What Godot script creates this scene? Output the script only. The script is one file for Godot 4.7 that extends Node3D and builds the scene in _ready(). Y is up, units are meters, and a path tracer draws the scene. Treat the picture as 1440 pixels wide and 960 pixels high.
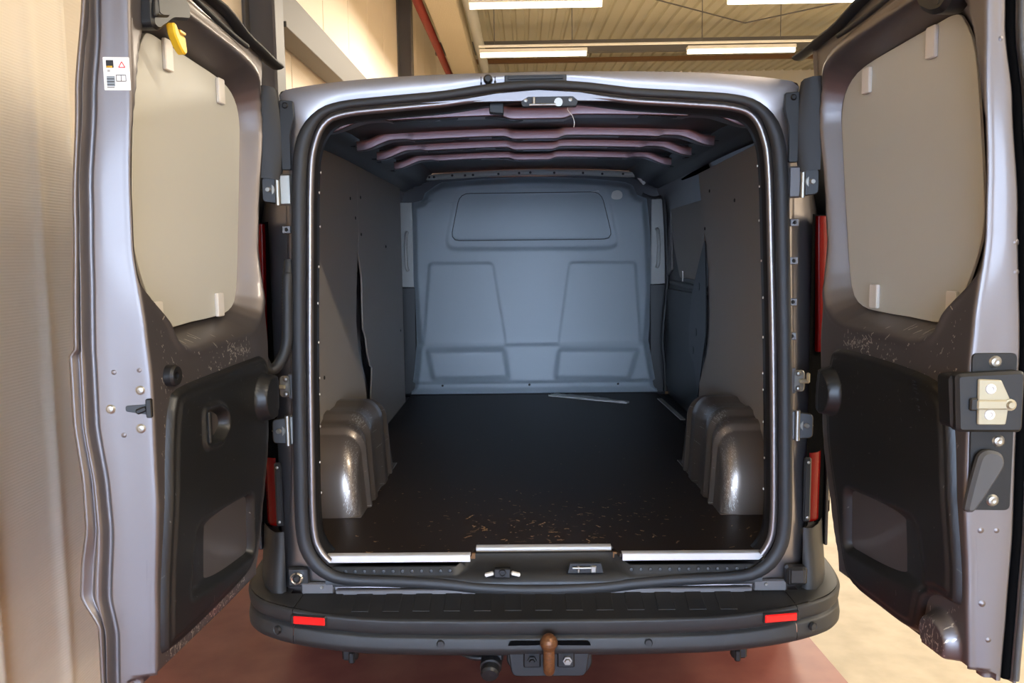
extends Node3D
# Rear of a panel van with both doors open, in a workshop hall.
# x right, y up, z towards the viewer; the plane of the rear opening is z = 0, the hall floor is y = 0.

# ------------------------------------------------------------------ mesh kit
class Kit:
	var p := PackedVector3Array()
	var n := PackedVector3Array()
	var t := PackedVector2Array()
	var i := PackedInt32Array()

	func tri(a: Vector3, b: Vector3, c: Vector3) -> void:
		var m := (c - a).cross(b - a)
		if m.length_squared() < 1e-16:
			return
		m = m.normalized()
		var k := p.size()
		for q in [a, b, c]:
			p.append(q)
			n.append(m)
			var ax := m.abs()
			t.append(Vector2(q.z, q.y) if ax.x > ax.y and ax.x > ax.z else (Vector2(q.x, q.z) if ax.y > ax.z else Vector2(q.x, q.y)))
		i.append_array([k, k + 1, k + 2])

	func quad(a: Vector3, b: Vector3, c: Vector3, d: Vector3) -> void:
		tri(a, b, c)
		tri(a, c, d)

	# rows of points, smooth; keep(r, c) may drop a cell
	func grid(rows: Array, cu := false, cv := false, flip := false, keep := PackedByteArray(), us := 1.0, vs := 1.0) -> void:
		var nr := rows.size()
		var nc: int = rows[0].size()
		var k := p.size()
		var nn := PackedVector3Array()
		nn.resize(nr * nc)
		var idx := PackedInt32Array()
		for r in (nr if cv else nr - 1):
			var r2 := (r + 1) % nr
			var A: PackedVector3Array = rows[r]
			var B: PackedVector3Array = rows[r2]
			for c in (nc if cu else nc - 1):
				if keep.size() and keep[r * nc + c] == 0:
					continue
				var c2 := (c + 1) % nc
				var m := (B[c2] - A[c]).cross(A[c2] - B[c])
				if flip:
					m = -m
				var ia := r * nc + c
				var ib := r * nc + c2
				var ic := r2 * nc + c2
				var id := r2 * nc + c
				nn[ia] += m
				nn[ib] += m
				nn[ic] += m
				nn[id] += m
				if flip:
					idx.append_array([k + ia, k + ic, k + ib, k + ia, k + id, k + ic])
				else:
					idx.append_array([k + ia, k + ib, k + ic, k + ia, k + ic, k + id])
		for r in nr:
			var A: PackedVector3Array = rows[r]
			for c in nc:
				p.append(A[c])
				var m := nn[r * nc + c]
				n.append(m.normalized() if m.length_squared() > 1e-20 else Vector3.UP)
				t.append(Vector2(c * us / maxf(nc - 1, 1), r * vs / maxf(nr - 1, 1)))
		i.append_array(idx)

	func box(c: Vector3, s: Vector3, b := 0.003, bs := Basis.IDENTITY) -> void:
		var h := s * 0.5
		b = minf(b, minf(h.x, minf(h.y, h.z)) * 0.9)
		var ax := [bs.x, bs.y, bs.z]
		var hh := [h.x, h.y, h.z]
		var P := func(f: int, sg: int, su: int, sv: int) -> Vector3:
			var u := (f + 1) % 3
			var w := (f + 2) % 3
			return c + ax[f] * (hh[f] * sg) + ax[u] * ((hh[u] - b) * su) + ax[w] * ((hh[w] - b) * sv)
		for f in 3:
			for sg in [-1, 1]:
				var q := [P.call(f, sg, -1, -1), P.call(f, sg, 1, -1), P.call(f, sg, 1, 1), P.call(f, sg, -1, 1)]
				if sg < 0:
					quad(q[0], q[1], q[2], q[3])
				else:
					quad(q[3], q[2], q[1], q[0])
			if b > 0.0:
				var g := (f + 1) % 3
				for s1 in [-1, 1]:
					for s2 in [-1, 1]:
						var a0: Vector3 = P.call(f, s1, s2, -1)
						var a1: Vector3 = P.call(f, s1, s2, 1)
						var b0: Vector3 = P.call(g, s2, -1, s1)
						var b1: Vector3 = P.call(g, s2, 1, s1)
						if s1 * s2 > 0:
							quad(a0, a1, b1, b0)
						else:
							quad(a1, a0, b0, b1)
		if b > 0.0:
			for x in [-1, 1]:
				for y in [-1, 1]:
					for z in [-1, 1]:
						var a: Vector3 = P.call(0, x, y, z)
						var e: Vector3 = P.call(1, y, z, x)
						var d: Vector3 = P.call(2, z, x, y)
						if x * y * z > 0:
							tri(a, d, e)
						else:
							tri(a, e, d)

	# a round (or flattened) bar along a path
	func tube(path: PackedVector3Array, r, seg := 10, closed := false, flat := Vector2.ONE, upv := Vector3.ZERO, caps := true) -> void:
		var rows := []
		var np := path.size()
		var prev := Vector3.ZERO
		for k in np:
			var a := path[(k - 1 + np) % np] if closed or k > 0 else path[k]
			var b := path[(k + 1) % np] if closed or k < np - 1 else path[k]
			var d := (b - a).normalized()
			var u := upv
			if u == Vector3.ZERO:
				u = prev if prev != Vector3.ZERO else (Vector3.UP if absf(d.y) < 0.9 else Vector3.RIGHT)
			u = (u - d * u.dot(d)).normalized()
			prev = u
			var w := d.cross(u)
			var rr: float = r[k] if r is Array or r is PackedFloat32Array else r
			var row := PackedVector3Array()
			for s in seg:
				var an := TAU * s / seg
				row.append(path[k] + u * (cos(an) * rr * flat.x) + w * (sin(an) * rr * flat.y))
			rows.append(row)
		grid(rows, true, closed, true)
		if not closed and caps:
			for e in [0, np - 1]:
				var row: PackedVector3Array = rows[e]
				for s in range(1, seg - 1):
					if e == 0:
						tri(row[0], row[s], row[s + 1])
					else:
						tri(row[0], row[s + 1], row[s])

	# profile points (radius, height) turned about axis y of bs
	func lathe(c: Vector3, prof: Array, seg := 20, bs := Basis.IDENTITY) -> void:
		for k in prof.size() - 1:     # every step its own band: crisp edges, round sides
			var rows := []
			for q in [prof[k], prof[k + 1]]:
				var row := PackedVector3Array()
				for s in seg:
					var an := TAU * s / seg
					row.append(c + bs * Vector3(cos(an) * q[0], q[1], sin(an) * q[0]))
				rows.append(row)
			grid(rows, true, false, false)

	# a plate cut along a polygon; place(x, y, d) puts it into space
	func plate(poly: PackedVector2Array, d0: float, d1: float, place: Callable, bev := 0.0015, mirror := false) -> void:
		if Geometry2D.is_polygon_clockwise(poly):
			poly = poly.duplicate()
			poly.reverse()
		var m := poly.size()
		var ins := PackedVector2Array()
		for k in m:
			var a := (poly[k] - poly[(k - 1 + m) % m]).normalized()
			var b := (poly[(k + 1) % m] - poly[k]).normalized()
			var nr := (Vector2(-a.y, a.x) + Vector2(-b.y, b.x))
			nr = nr.normalized() * minf(bev / maxf(0.35, nr.length() * 0.5), bev * 2.0)
			ins.append(poly[k] + nr)
		var ix := Geometry2D.triangulate_polygon(ins)
		if ix.is_empty():
			ins = poly
			ix = Geometry2D.triangulate_polygon(poly)
		for k in range(0, ix.size(), 3):
			var a := ins[ix[k]]
			var b := ins[ix[k + 1]]
			var c := ins[ix[k + 2]]
			if (b - a).cross(c - a) < 0:
				var q := b
				b = c
				c = q
			var f := [place.call(a.x, a.y, d1), place.call(b.x, b.y, d1), place.call(c.x, c.y, d1)]
			var g := [place.call(a.x, a.y, d0), place.call(b.x, b.y, d0), place.call(c.x, c.y, d0)]
			if mirror:
				tri(f[0], f[1], f[2])
				tri(g[0], g[2], g[1])
			else:
				tri(f[0], f[2], f[1])
				tri(g[0], g[1], g[2])
		for k in m:
			var k2 := (k + 1) % m
			var db := minf(bev, absf(d1 - d0) * 0.5) * signf(d1 - d0)
			var L := [[ins[k], ins[k2], d1], [poly[k], poly[k2], d1 - db], [poly[k], poly[k2], d0 + db], [ins[k], ins[k2], d0]]
			for e in 3:
				var a: Vector3 = place.call(L[e][0].x, L[e][0].y, L[e][2])
				var b: Vector3 = place.call(L[e][1].x, L[e][1].y, L[e][2])
				var c: Vector3 = place.call(L[e + 1][1].x, L[e + 1][1].y, L[e + 1][2])
				var d: Vector3 = place.call(L[e + 1][0].x, L[e + 1][0].y, L[e + 1][2])
				if mirror:
					quad(a, d, c, b)
				else:
					quad(a, b, c, d)

	func mesh() -> ArrayMesh:
		var a := []
		a.resize(Mesh.ARRAY_MAX)
		a[Mesh.ARRAY_VERTEX] = p
		a[Mesh.ARRAY_NORMAL] = n
		a[Mesh.ARRAY_TEX_UV] = t
		a[Mesh.ARRAY_INDEX] = i
		var m := ArrayMesh.new()
		m.add_surface_from_arrays(Mesh.PRIMITIVE_TRIANGLES, a)
		return m

# ------------------------------------------------------------------ scene kit
var used := {}

func numbered(s: String) -> String:
	used[s] = used.get(s, -1) + 1
	return s if used[s] == 0 else "%s_%03d" % [s, used[s]]

func obj(called: String, k: Kit, m: Material, parent: Node = null, label := "") -> MeshInstance3D:
	var o := MeshInstance3D.new()
	o.mesh = k.mesh()
	o.material_override = m
	if parent == null:
		o.name = numbered(called)
		add_child(o, true)
	else:
		var c := 0
		for ch in parent.get_children():
			if String(ch.name) == called or String(ch.name).begins_with(called + "_0"):
				c += 1
		o.name = called if c == 0 else "%s_%03d" % [called, c]
		parent.add_child(o, true)
	if label:
		o.set_meta("label", label)
	return o

func tag(o: Node, label: String, category: String, group := "") -> Node:
	o.set_meta("label", label)
	o.set_meta("category", category)
	if group:
		o.set_meta("group", group)
	return o

func structure(called: String, k: Kit, m: Material, parent: Node = null) -> MeshInstance3D:
	var o := obj(called, k, m, parent)
	if parent == null:
		o.set_meta("kind", "structure")
	return o

func thing(called: String, label: String, category: String, at := Vector3.ZERO, group := "") -> Node3D:
	var o := Node3D.new()
	o.name = numbered(called)
	o.position = at
	add_child(o, true)
	tag(o, label, category, group)
	return o

func mat(c: Color, rough := 0.5, metal := 0.0, coat := 0.0) -> StandardMaterial3D:
	var m := StandardMaterial3D.new()
	m.albedo_color = c
	m.roughness = rough
	m.metallic = metal
	m.cull_mode = BaseMaterial3D.CULL_DISABLED
	if coat > 0.0:
		m.clearcoat_enabled = true
		m.clearcoat = coat
		m.clearcoat_roughness = 0.12
	return m

func bumps(m: StandardMaterial3D, freq: float, strength: float, scale: Vector3, sd := 1, oct := 3) -> StandardMaterial3D:
	var f := FastNoiseLite.new()
	f.seed = sd
	f.frequency = freq
	f.fractal_octaves = oct
	var tx := NoiseTexture2D.new()
	tx.width = 512
	tx.height = 512
	tx.seamless = true
	tx.noise = f
	m.heightmap_enabled = true
	m.heightmap_texture = tx
	m.heightmap_scale = strength
	m.uv1_triplanar = true
	m.uv1_world_triplanar = true
	m.uv1_scale = scale
	return m

# albedo noise between two colours
func mottled(m: StandardMaterial3D, a: Color, b: Color, freq: float, scale: Vector3, sd := 1) -> StandardMaterial3D:
	var f := FastNoiseLite.new()
	f.seed = sd
	f.frequency = freq
	f.fractal_octaves = 5
	var g := Gradient.new()
	g.set_color(0, a)
	g.set_color(1, b)
	var tx := NoiseTexture2D.new()
	tx.width = 512
	tx.height = 512
	tx.seamless = true
	tx.noise = f
	tx.color_ramp = g
	m.albedo_texture = tx
	m.albedo_color = Color.WHITE
	m.uv1_triplanar = true
	m.uv1_world_triplanar = true
	m.uv1_scale = scale
	return m

func V2(a: Array) -> PackedVector2Array:
	var r := PackedVector2Array()
	for k in range(0, a.size(), 2):
		r.append(Vector2(a[k], a[k + 1]))
	return r

func V3(a: Array) -> PackedVector3Array:
	var r := PackedVector3Array()
	for k in range(0, a.size(), 3):
		r.append(Vector3(a[k], a[k + 1], a[k + 2]))
	return r

# smooth open or closed curve through points
func spline(a: PackedVector2Array, sub := 6, closed := false) -> PackedVector2Array:
	var r := PackedVector2Array()
	var m := a.size()
	for k in (m if closed else m - 1):
		var p0 := a[(k - 1 + m) % m] if closed or k > 0 else a[k] * 2.0 - a[k + 1]
		var p1 := a[k]
		var p2 := a[(k + 1) % m]
		var p3 := a[(k + 2) % m] if closed or k < m - 2 else p2 * 2.0 - p1
		for s in sub:
			r.append(p1.cubic_interpolate(p2, p0, p3, float(s) / sub))
	if not closed:
		r.append(a[m - 1])
	return r

func spline3(a: PackedVector3Array, sub := 6) -> PackedVector3Array:
	var r := PackedVector3Array()
	var m := a.size()
	for k in m - 1:
		var p0 := a[k - 1] if k > 0 else a[k] * 2.0 - a[k + 1]
		var p3 := a[k + 2] if k < m - 2 else a[k + 1] * 2.0 - a[k]
		for s in sub:
			r.append(a[k].cubic_interpolate(a[k + 1], p0, p3, float(s) / sub))
	r.append(a[m - 1])
	return r

# polygon with rounded corners
func rounded(a: PackedVector2Array, r: float, seg := 5) -> PackedVector2Array:
	var o := PackedVector2Array()
	var m := a.size()
	for k in m:
		var c := a[k]
		var u := a[(k - 1 + m) % m] - c
		var w := a[(k + 1) % m] - c
		var rr := minf(r, minf(u.length(), w.length()) * 0.48)
		var p0 := c + u.normalized() * rr
		var p2 := c + w.normalized() * rr
		for s in seg + 1:
			var q := float(s) / seg
			o.append(p0.lerp(c, q).lerp(c.lerp(p2, q), q))
	return o

func rect(x0: float, y0: float, x1: float, y1: float, r := 0.0) -> PackedVector2Array:
	var a := V2([x0, y0, x1, y0, x1, y1, x0, y1])
	return rounded(a, r) if r > 0.0 else a

func disc(c: Vector2, r: float, seg := 20) -> PackedVector2Array:
	var o := PackedVector2Array()
	for k in seg:
		o.append(c + Vector2(cos(TAU * k / seg), sin(TAU * k / seg)) * r)
	return o

# piecewise linear table x0, y0, x1, y1 ...
func table(a: Array, x: float) -> float:
	if x <= a[0]:
		return a[1]
	for k in range(2, a.size(), 2):
		if x <= a[k]:
			var q: float = (x - a[k - 2]) / (a[k] - a[k - 2])
			q = q * q * (3.0 - 2.0 * q) * 0.5 + q * 0.5
			return lerpf(a[k - 1], a[k + 1], q)
	return a[a.size() - 1]

func sdf(pt: Vector2, a: PackedVector2Array) -> float:   # negative inside
	var d := 1e9
	var inside := false
	var m := a.size()
	var j := m - 1
	for k in m:
		var e := a[j] - a[k]
		var w := pt - a[k]
		var b := w - e * clampf(w.dot(e) / maxf(e.length_squared(), 1e-12), 0.0, 1.0)
		d = minf(d, b.length_squared())
		if (a[k].y > pt.y) != (a[j].y > pt.y) and pt.x < (a[j].x - a[k].x) * (pt.y - a[k].y) / (a[j].y - a[k].y) + a[k].x:
			inside = not inside
		j = k
	return -sqrt(d) if inside else sqrt(d)

func ramp(e0: float, e1: float, x: float) -> float:
	return smoothstep(e0, e1, x)

# loop offset to the left of travel (inward for an anticlockwise loop)
func offset_loop(a: PackedVector2Array, d: float) -> PackedVector2Array:
	var r := PackedVector2Array()
	var m := a.size()
	for k in m:
		var e := (a[(k + 1) % m] - a[(k - 1 + m) % m]).normalized()
		r.append(a[k] + Vector2(-e.y, e.x) * d)
	return r

func at_z(a: PackedVector2Array, z: float) -> PackedVector3Array:
	var r := PackedVector3Array()
	for q in a:
		r.append(Vector3(q.x, q.y, z))
	return r

func resample(a: PackedVector2Array, m: int) -> PackedVector2Array:
	var L := [0.0]
	for k in a.size():
		L.append(L[k] + a[k].distance_to(a[(k + 1) % a.size()]))
	var r := PackedVector2Array()
	var s := 0
	for k in m:
		var x: float = L[-1] * k / m
		while L[s + 1] < x:
			s += 1
		r.append(a[s].lerp(a[(s + 1) % a.size()], (x - L[s]) / maxf(L[s + 1] - L[s], 1e-9)))
	return r

# for each point of loop a the point where a ray from centre c meets loop b
func matched(a: PackedVector2Array, b: PackedVector2Array, c: Vector2) -> PackedVector2Array:
	var r := PackedVector2Array()
	for q in a:
		var far := c + (q - c).normalized() * 5.0
		var best := q
		for k in b.size():
			var h = Geometry2D.segment_intersects_segment(c, far, b[k], b[(k + 1) % b.size()])
			if h != null:
				best = h
		r.append(best)
	return r

var M := {}

func _ready() -> void:
	# camera, sky, exposure
	var cam := Camera3D.new()
	cam.name = "camera"
	cam.transform = Transform3D(Basis(Vector3(0.999803, -0.013582, -0.014449), Vector3(0.011998, 0.994448, -0.104541), Vector3(0.015788, 0.104347, 0.994416)), Vector3(-0.045, 1.45, 2.45))
	cam.fov = rad_to_deg(2.0 * atan(480.0 / 1170.0))
	cam.near = 0.05
	cam.far = 200.0
	add_child(cam)
	cam.current = true
	var env := Environment.new()
	var sky_m := ProceduralSkyMaterial.new()
	sky_m.sky_top_color = Color(0.70, 0.82, 1.0)
	sky_m.sky_horizon_color = Color(0.83, 0.90, 1.0)
	sky_m.ground_bottom_color = Color(0.30, 0.32, 0.34)
	sky_m.ground_horizon_color = Color(0.5, 0.55, 0.6)
	sky_m.sky_energy_multiplier = SKY
	sky_m.ground_energy_multiplier = SKY
	var sky := Sky.new()
	sky.sky_material = sky_m
	env.background_mode = Environment.BG_SKY
	env.sky = sky
	env.tonemap_mode = Environment.TONE_MAPPER_LINEAR
	env.tonemap_exposure = EXPOSURE
	env.sdfgi_enabled = true
	env.ssao_enabled = true
	env.ssil_enabled = true
	var we := WorldEnvironment.new()
	we.name = "world"
	we.environment = env
	add_child(we)
	materials()
	hall()
	lamps()
	van()
	loose_things()

const SKY := 4.4
const EXPOSURE := 1.07
const LAMP_ENERGY := 22.0
const LAMP_COLOR := Color(1.0, 0.95, 0.87)

func scuffed(base: Color, mark: Color, sd: int, zones: Array) -> ImageTexture:
	# short scratches and chips; zones: [x0, y0, x1, y1, how many, longest, angle]
	var im := Image.create(1024, 1024, false, Image.FORMAT_RGB8)
	im.fill(base)
	var rg := RandomNumberGenerator.new()
	rg.seed = sd
	for z in zones:
		for k in int(z[4]):
			var x := rg.randf_range(z[0], z[2]) * 1024.0
			var y := rg.randf_range(z[1], z[3]) * 1024.0
			var an: float = z[6] + rg.randfn(0.0, 0.5)
			var ln := rg.randf() * rg.randf() * float(z[5])
			var tone := base.lerp(mark, rg.randf_range(0.25, 1.0))
			for q in int(ln) + 1:
				var px := int(x + cos(an) * q)
				var py := int(y + sin(an) * q)
				if px >= 0 and py >= 0 and px < 1020 and py < 1020:
					im.fill_rect(Rect2i(px, py, 2 + rg.randi() % 2, 1 + rg.randi() % 2), tone)
				an += rg.randfn(0.0, 0.06)
	return ImageTexture.create_from_image(im)

func materials() -> void:
	M.paint = mat(Color(0.55, 0.525, 0.52), 0.36, 0.85, 0.4)
	M.paint_dull = mat(Color(0.40, 0.39, 0.39), 0.45, 0.6)
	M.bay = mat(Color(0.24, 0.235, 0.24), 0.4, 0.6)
	M.lip = mat(Color(0.47, 0.455, 0.455), 0.38, 0.8)
	M.rib = mat(Color(0.45, 0.39, 0.40), 0.28, 0.85)
	M.black = mat(Color(0.085, 0.085, 0.088), 0.46)
	M.trim = mat(Color(0.10, 0.10, 0.10), 0.42)
	M.rubber = mat(Color(0.13, 0.13, 0.135), 0.55)
	M.bumper = bumps(mat(Color(0.135, 0.133, 0.13), 0.5), 0.2, 0.02, Vector3(20, 20, 20), 4)
	M.tread = bumps(mat(Color(0.10, 0.095, 0.09), 0.55), 0.2, 0.02, Vector3(20, 20, 20), 5)
	M.liner = mat(Color(0.62, 0.585, 0.54), 0.5)
	M.board = mat(Color(0.73, 0.725, 0.69), 0.45)
	M.clip = mat(Color(0.84, 0.82, 0.79), 0.4)
	M.bulkhead = mat(Color(0.52, 0.55, 0.57), 0.42)
	M.pillar_trim = mat(Color(0.66, 0.66, 0.64), 0.5)
	M.alu = mat(Color(0.82, 0.81, 0.80), 0.35, 0.2)
	M.steel = mat(Color(0.62, 0.61, 0.58), 0.35, 0.85)
	M.zinc = mat(Color(0.66, 0.63, 0.54), 0.42, 0.6)
	M.chrome = mat(Color(0.92, 0.92, 0.93), 0.12, 1.0)
	M.dark_steel = mat(Color(0.105, 0.10, 0.095), 0.45, 0.3)
	M.lever = mat(Color(0.26, 0.255, 0.25), 0.5)
	M.rust = mottled(mat(Color.WHITE, 0.42, 0.35), Color(0.28, 0.17, 0.10), Color(0.55, 0.36, 0.2), 0.03, Vector3(8, 8, 8), 3)
	M.red = mat(Color(0.36, 0.008, 0.008), 0.22)
	M.red.metallic_specular = 0.3
	M.dark = mat(Color(0.045, 0.045, 0.047), 0.9)
	M.dark.metallic_specular = 0.0
	M.reflector = mat(Color(0.95, 0.10, 0.10), 0.25, 0.0, 0.4)
	M.yellow = mat(Color(0.95, 0.75, 0.16), 0.4)
	M.wood = mat(Color(0.45, 0.31, 0.17), 0.7)
	M.white = mat(Color(0.9, 0.89, 0.87), 0.5)
	M.floor_ply = mat(Color.WHITE, 0.5)
	M.floor_ply.metallic_specular = 0.35
	M.floor_ply.albedo_texture = scuffed(Color(0.185, 0.148, 0.125), Color(0.80, 0.64, 0.46), 11, [[0.08, 0.74, 0.92, 0.99, 130, 12, 0.0], [0.35, 0.80, 0.75, 0.97, 110, 14, 0.2], [0.30, 0.86, 0.62, 0.96, 60, 26, 0.1], [0.1, 0.4, 0.9, 0.95, 50, 6, 0.0]])
	M.floor_ply.uv1_scale = Vector3(1.0 / 1.7, 1.0 / 3.0, 1)
	M.floor_ply.uv1_offset = Vector3(0.5, 1.0, 0)
	M.arch = mat(Color.WHITE, 0.32, 0.6, 0.4)
	M.arch.albedo_texture = scuffed(Color(0.49, 0.44, 0.40), Color(0.85, 0.84, 0.8), 5, [[0.26, 0.02, 0.50, 0.22, 420, 22, 0.7], [0.24, 0.10, 0.50, 0.50, 330, 26, 0.6], [0.30, 0.03, 0.62, 0.12, 160, 20, 0.4], [0.45, 0.1, 1.0, 0.9, 150, 40, 1.4], [0.22, 0.34, 0.42, 0.42, 120, 40, 0.1]])
	M.door = mat(Color.WHITE, 0.46, 0.85, 0.2)
	M.door.albedo_texture = scuffed(Color(0.47, 0.445, 0.44), Color(0.95, 0.92, 0.85), 8, [[0.18, 0.415, 0.5, 0.455, 45, 34, 0.15], [0.22, 0.43, 0.36, 0.445, 60, 18, 0.2], [0.3, 0.40, 0.75, 0.47, 50, 16, 0.7], [0.74, 0.0, 0.80, 0.5, 130, 10, 1.5], [0.2, 0.0, 0.75, 0.035, 220, 20, 0.1], [0.66, 0.0, 0.74, 0.06, 60, 26, 1.0]])
	M.trim_worn = mat(Color.WHITE, 0.42)
	M.trim_worn.albedo_texture = scuffed(Color(0.10, 0.10, 0.10), Color(0.42, 0.41, 0.39), 9, [[0.0, 0.0, 1.0, 1.0, 130, 26, 1.4], [0.1, 0.75, 0.9, 1.0, 60, 20, 0.2]])
	# hall
	M.wall = mat(Color(0.92, 0.865, 0.79), 0.6)
	var im := Image.create(8, 64, false, Image.FORMAT_RGB8)
	for y in 64:
		for x in 8:
			var h := 0.5 + 0.5 * sin(TAU * y / 16.0)
			im.set_pixel(x, y, Color(h, h, h))
	M.wall.heightmap_enabled = true
	M.wall.heightmap_texture = ImageTexture.create_from_image(im)
	M.wall.heightmap_scale = 0.04
	M.wall.uv1_triplanar = true
	M.wall.uv1_world_triplanar = true
	M.wall.uv1_scale = Vector3(8, 16, 8)
	M.curtain = M.wall.duplicate()
	M.curtain.albedo_color = Color(0.95, 0.895, 0.81)
	M.curtain.uv1_scale = Vector3(8, 30, 8)
	M.curtain.heightmap_scale = 0.03
	M.wall_plain = mat(Color(0.86, 0.84, 0.80), 0.7)
	M.ceiling = mat(Color(0.80, 0.78, 0.70), 0.5, 0.25)
	M.concrete = mottled(mat(Color.WHITE, 0.55), Color(0.66, 0.60, 0.50), Color(0.76, 0.70, 0.60), 0.02, Vector3(0.6, 0.6, 0.6), 2)
	M.red_floor = mottled(mat(Color.WHITE, 0.45), Color(0.50, 0.28, 0.24), Color(0.60, 0.37, 0.31), 0.02, Vector3(0.5, 0.5, 0.5), 6)
	M.girder = mat(Color(0.37, 0.36, 0.36), 0.55)
	M.rail = mat(Color(0.34, 0.315, 0.28), 0.6)
	M.duct = mottled(mat(Color.WHITE, 0.6), Color(0.62, 0.57, 0.48), Color(0.76, 0.71, 0.62), 0.05, Vector3(2, 2, 2), 8)
	M.pipe = mat(Color(0.50, 0.12, 0.08), 0.5)
	M.brown = mat(Color(0.46, 0.33, 0.21), 0.6)
	M.lamp_body = mat(Color(0.92, 0.91, 0.88), 0.4)
	M.glow = mat(Color(1, 0.97, 0.9), 0.5)
	M.glow.emission_enabled = true
	M.glow.emission = Color(1.0, 0.95, 0.86)
	M.glow.emission_energy_multiplier = 3.0
	M.asphalt = mat(Color(0.42, 0.43, 0.44), 0.9)
	M.tyre = mat(Color(0.05, 0.05, 0.05), 0.8)


func slab(c: Vector3, s: Vector3, b := 0.0) -> Kit:
	var k := Kit.new()
	k.box(c, s, b)
	return k

func roof_y(z: float) -> float:
	return 5.5 + 0.065 * maxf(0.0, -6.0 - z)

func hall() -> void:
	structure("floor", slab(Vector3(2.5, -0.1, -6.5), Vector3(21.0, 0.2, 31.2)), M.concrete)
	# the red painted bay under the van
	var k := Kit.new()
	k.plate(V2([-1.42, 4.5, 1.27, 4.5, 1.0, -0.75, 0.6, -6.6, -1.42, -6.6]), 0.0005, 0.003, func(x, y, d): return Vector3(x, d, y), 0.0005)
	structure("floor", k, M.red_floor)
	# left wall of sandwich panels
	var w := structure("wall_left", slab(Vector3(-2.03, 3.4, -9.75), Vector3(0.2, 6.8, 24.7)), M.wall_plain)
	for j in 21:
		var z := 1.986 - 1.163 * j
		obj("panel", slab(Vector3(-1.915, 3.4, z), Vector3(0.035, 6.8, 1.151), 0.008), M.wall, w)
	structure("wall_right", slab(Vector3(13.1, 3.4, -6.5), Vector3(0.2, 6.8, 31.2)), M.wall_plain)
	structure("wall_front", slab(Vector3(5.5, 3.4, -22.1), Vector3(15.0, 6.8, 0.2)), M.wall_plain)
	# behind the viewer the hall widens to the left; the daylight comes through the open gate there
	structure("wall_left", slab(Vector3(-8.1, 3.4, 5.55), Vector3(0.2, 6.8, 7.1)), M.wall_plain)
	structure("wall_front", slab(Vector3(-5.1, 3.4, 2.5), Vector3(5.94, 6.8, 0.2)), M.wall_plain)
	var b := Kit.new()
	b.box(Vector3(-5.4, 3.4, 9.0), Vector3(5.3, 6.8, 0.2), 0.0)
	b.box(Vector3(7.9, 3.4, 9.0), Vector3(10.3, 6.8, 0.2), 0.0)
	b.box(Vector3(0.0, 4.85, 9.0), Vector3(5.6, 4.7, 0.2), 0.0)
	structure("wall_back", b, M.wall_plain)
	structure("ground", slab(Vector3(3.0, -0.15, 30.0), Vector3(80.0, 0.2, 42.0)), M.asphalt)
	# corrugated roof deck, rising away from the viewer
	var c := Kit.new()
	var prof := PackedVector2Array()
	for j in 82:
		var x := -8.2 + 0.26 * j
		for q in [[0.0, 0.0], [0.15, 0.0], [0.175, 0.045], [0.235, 0.045]]:
			prof.append(Vector2(x + q[0], q[1]))
	for seg in [[9.2, -6.0], [-6.0, -22.2]]:
		for j in prof.size() - 1:
			var a := prof[j]
			var d := prof[j + 1]
			var y0 := roof_y(seg[0])
			var y1 := roof_y(seg[1])
			c.quad(Vector3(a.x, y0 + a.y, seg[0]), Vector3(d.x, y0 + d.y, seg[0]), Vector3(d.x, y1 + d.y, seg[1]), Vector3(a.x, y1 + a.y, seg[1]))
			c.quad(Vector3(d.x, y0 + d.y + 0.1, seg[0]), Vector3(a.x, y0 + a.y + 0.1, seg[0]), Vector3(a.x, y1 + a.y + 0.1, seg[1]), Vector3(d.x, y1 + d.y + 0.1, seg[1]))
	structure("ceiling", c, M.ceiling)
	# ribbed curtain hung beside the van, in two overlapping breadths
	var ct := thing("partition_curtain", "cream finely ribbed curtain with a vertical fold, hanging outside the open left van door", "curtain", Vector3(-1.4, 0, 0))
	for br in [[-0.075, 0.62, 0.0], [0.45, 2.3, 0.02]]:
		k = Kit.new()
		var rows := []
		for j in 25:
			var y := 0.004 + 4.4 * j / 24.0
			var row := PackedVector3Array()
			var nz := int((br[1] - br[0]) / 0.012)
			for e in nz + 1:
				var z: float = lerpf(br[0], br[1], float(e) / nz)
				var f := 0.008 * exp(-pow((z - 0.125 + 0.012 * (y - 1.0)) / 0.028, 2.0)) + 0.001 * sin(z * 7.0 + y * 0.3) + 0.012 * exp(-pow((z - 0.9) / 0.06, 2.0))
				f += 0.005 * exp(-pow((z - br[0]) / 0.012, 2.0))
				row.append(Vector3(br[2] + f, y, z))
			for e in nz + 1:
				var q := row[nz - e]
				row.append(q - Vector3(0.006, 0, 0))
			rows.append(row)
		k.grid(rows, true, false, false)
		obj("breadth", k, M.curtain, ct)
	k = Kit.new()
	k.tube(V3([0.01, 4.42, -0.1, 0.01, 4.42, 2.38]), 0.025, 10)
	obj("curtain_rail", k, M.girder, ct)
	# steelwork along the left wall and under the roof
	var col := Kit.new()
	for e in [[-0.1, 0.03, 0.2], [0.1, 0.03, 0.2]]:
		col.box(Vector3(e[0], 2.75, 0), Vector3(0.02, 5.5, 0.2), 0.002)
	col.box(Vector3(0, 2.75, 0), Vector3(0.2, 5.5, 0.014), 0.002)
	var t := obj("steel_column", col, M.girder)
	t.position = Vector3(-1.79, 0, -10.4)
	tag(t, "dark grey upright steel column against the cream wall, seen past the van roof", "column")
	t = obj("steel_column", col, M.girder)
	t.position = Vector3(-1.79, 0, -3.35)
	tag(t, "grey upright steel column behind the top of the left van door", "column")
	k = slab(Vector3(-1.79, 3.2, -6.9), Vector3(0.16, 0.30, 6.8), 0.01)
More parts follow.
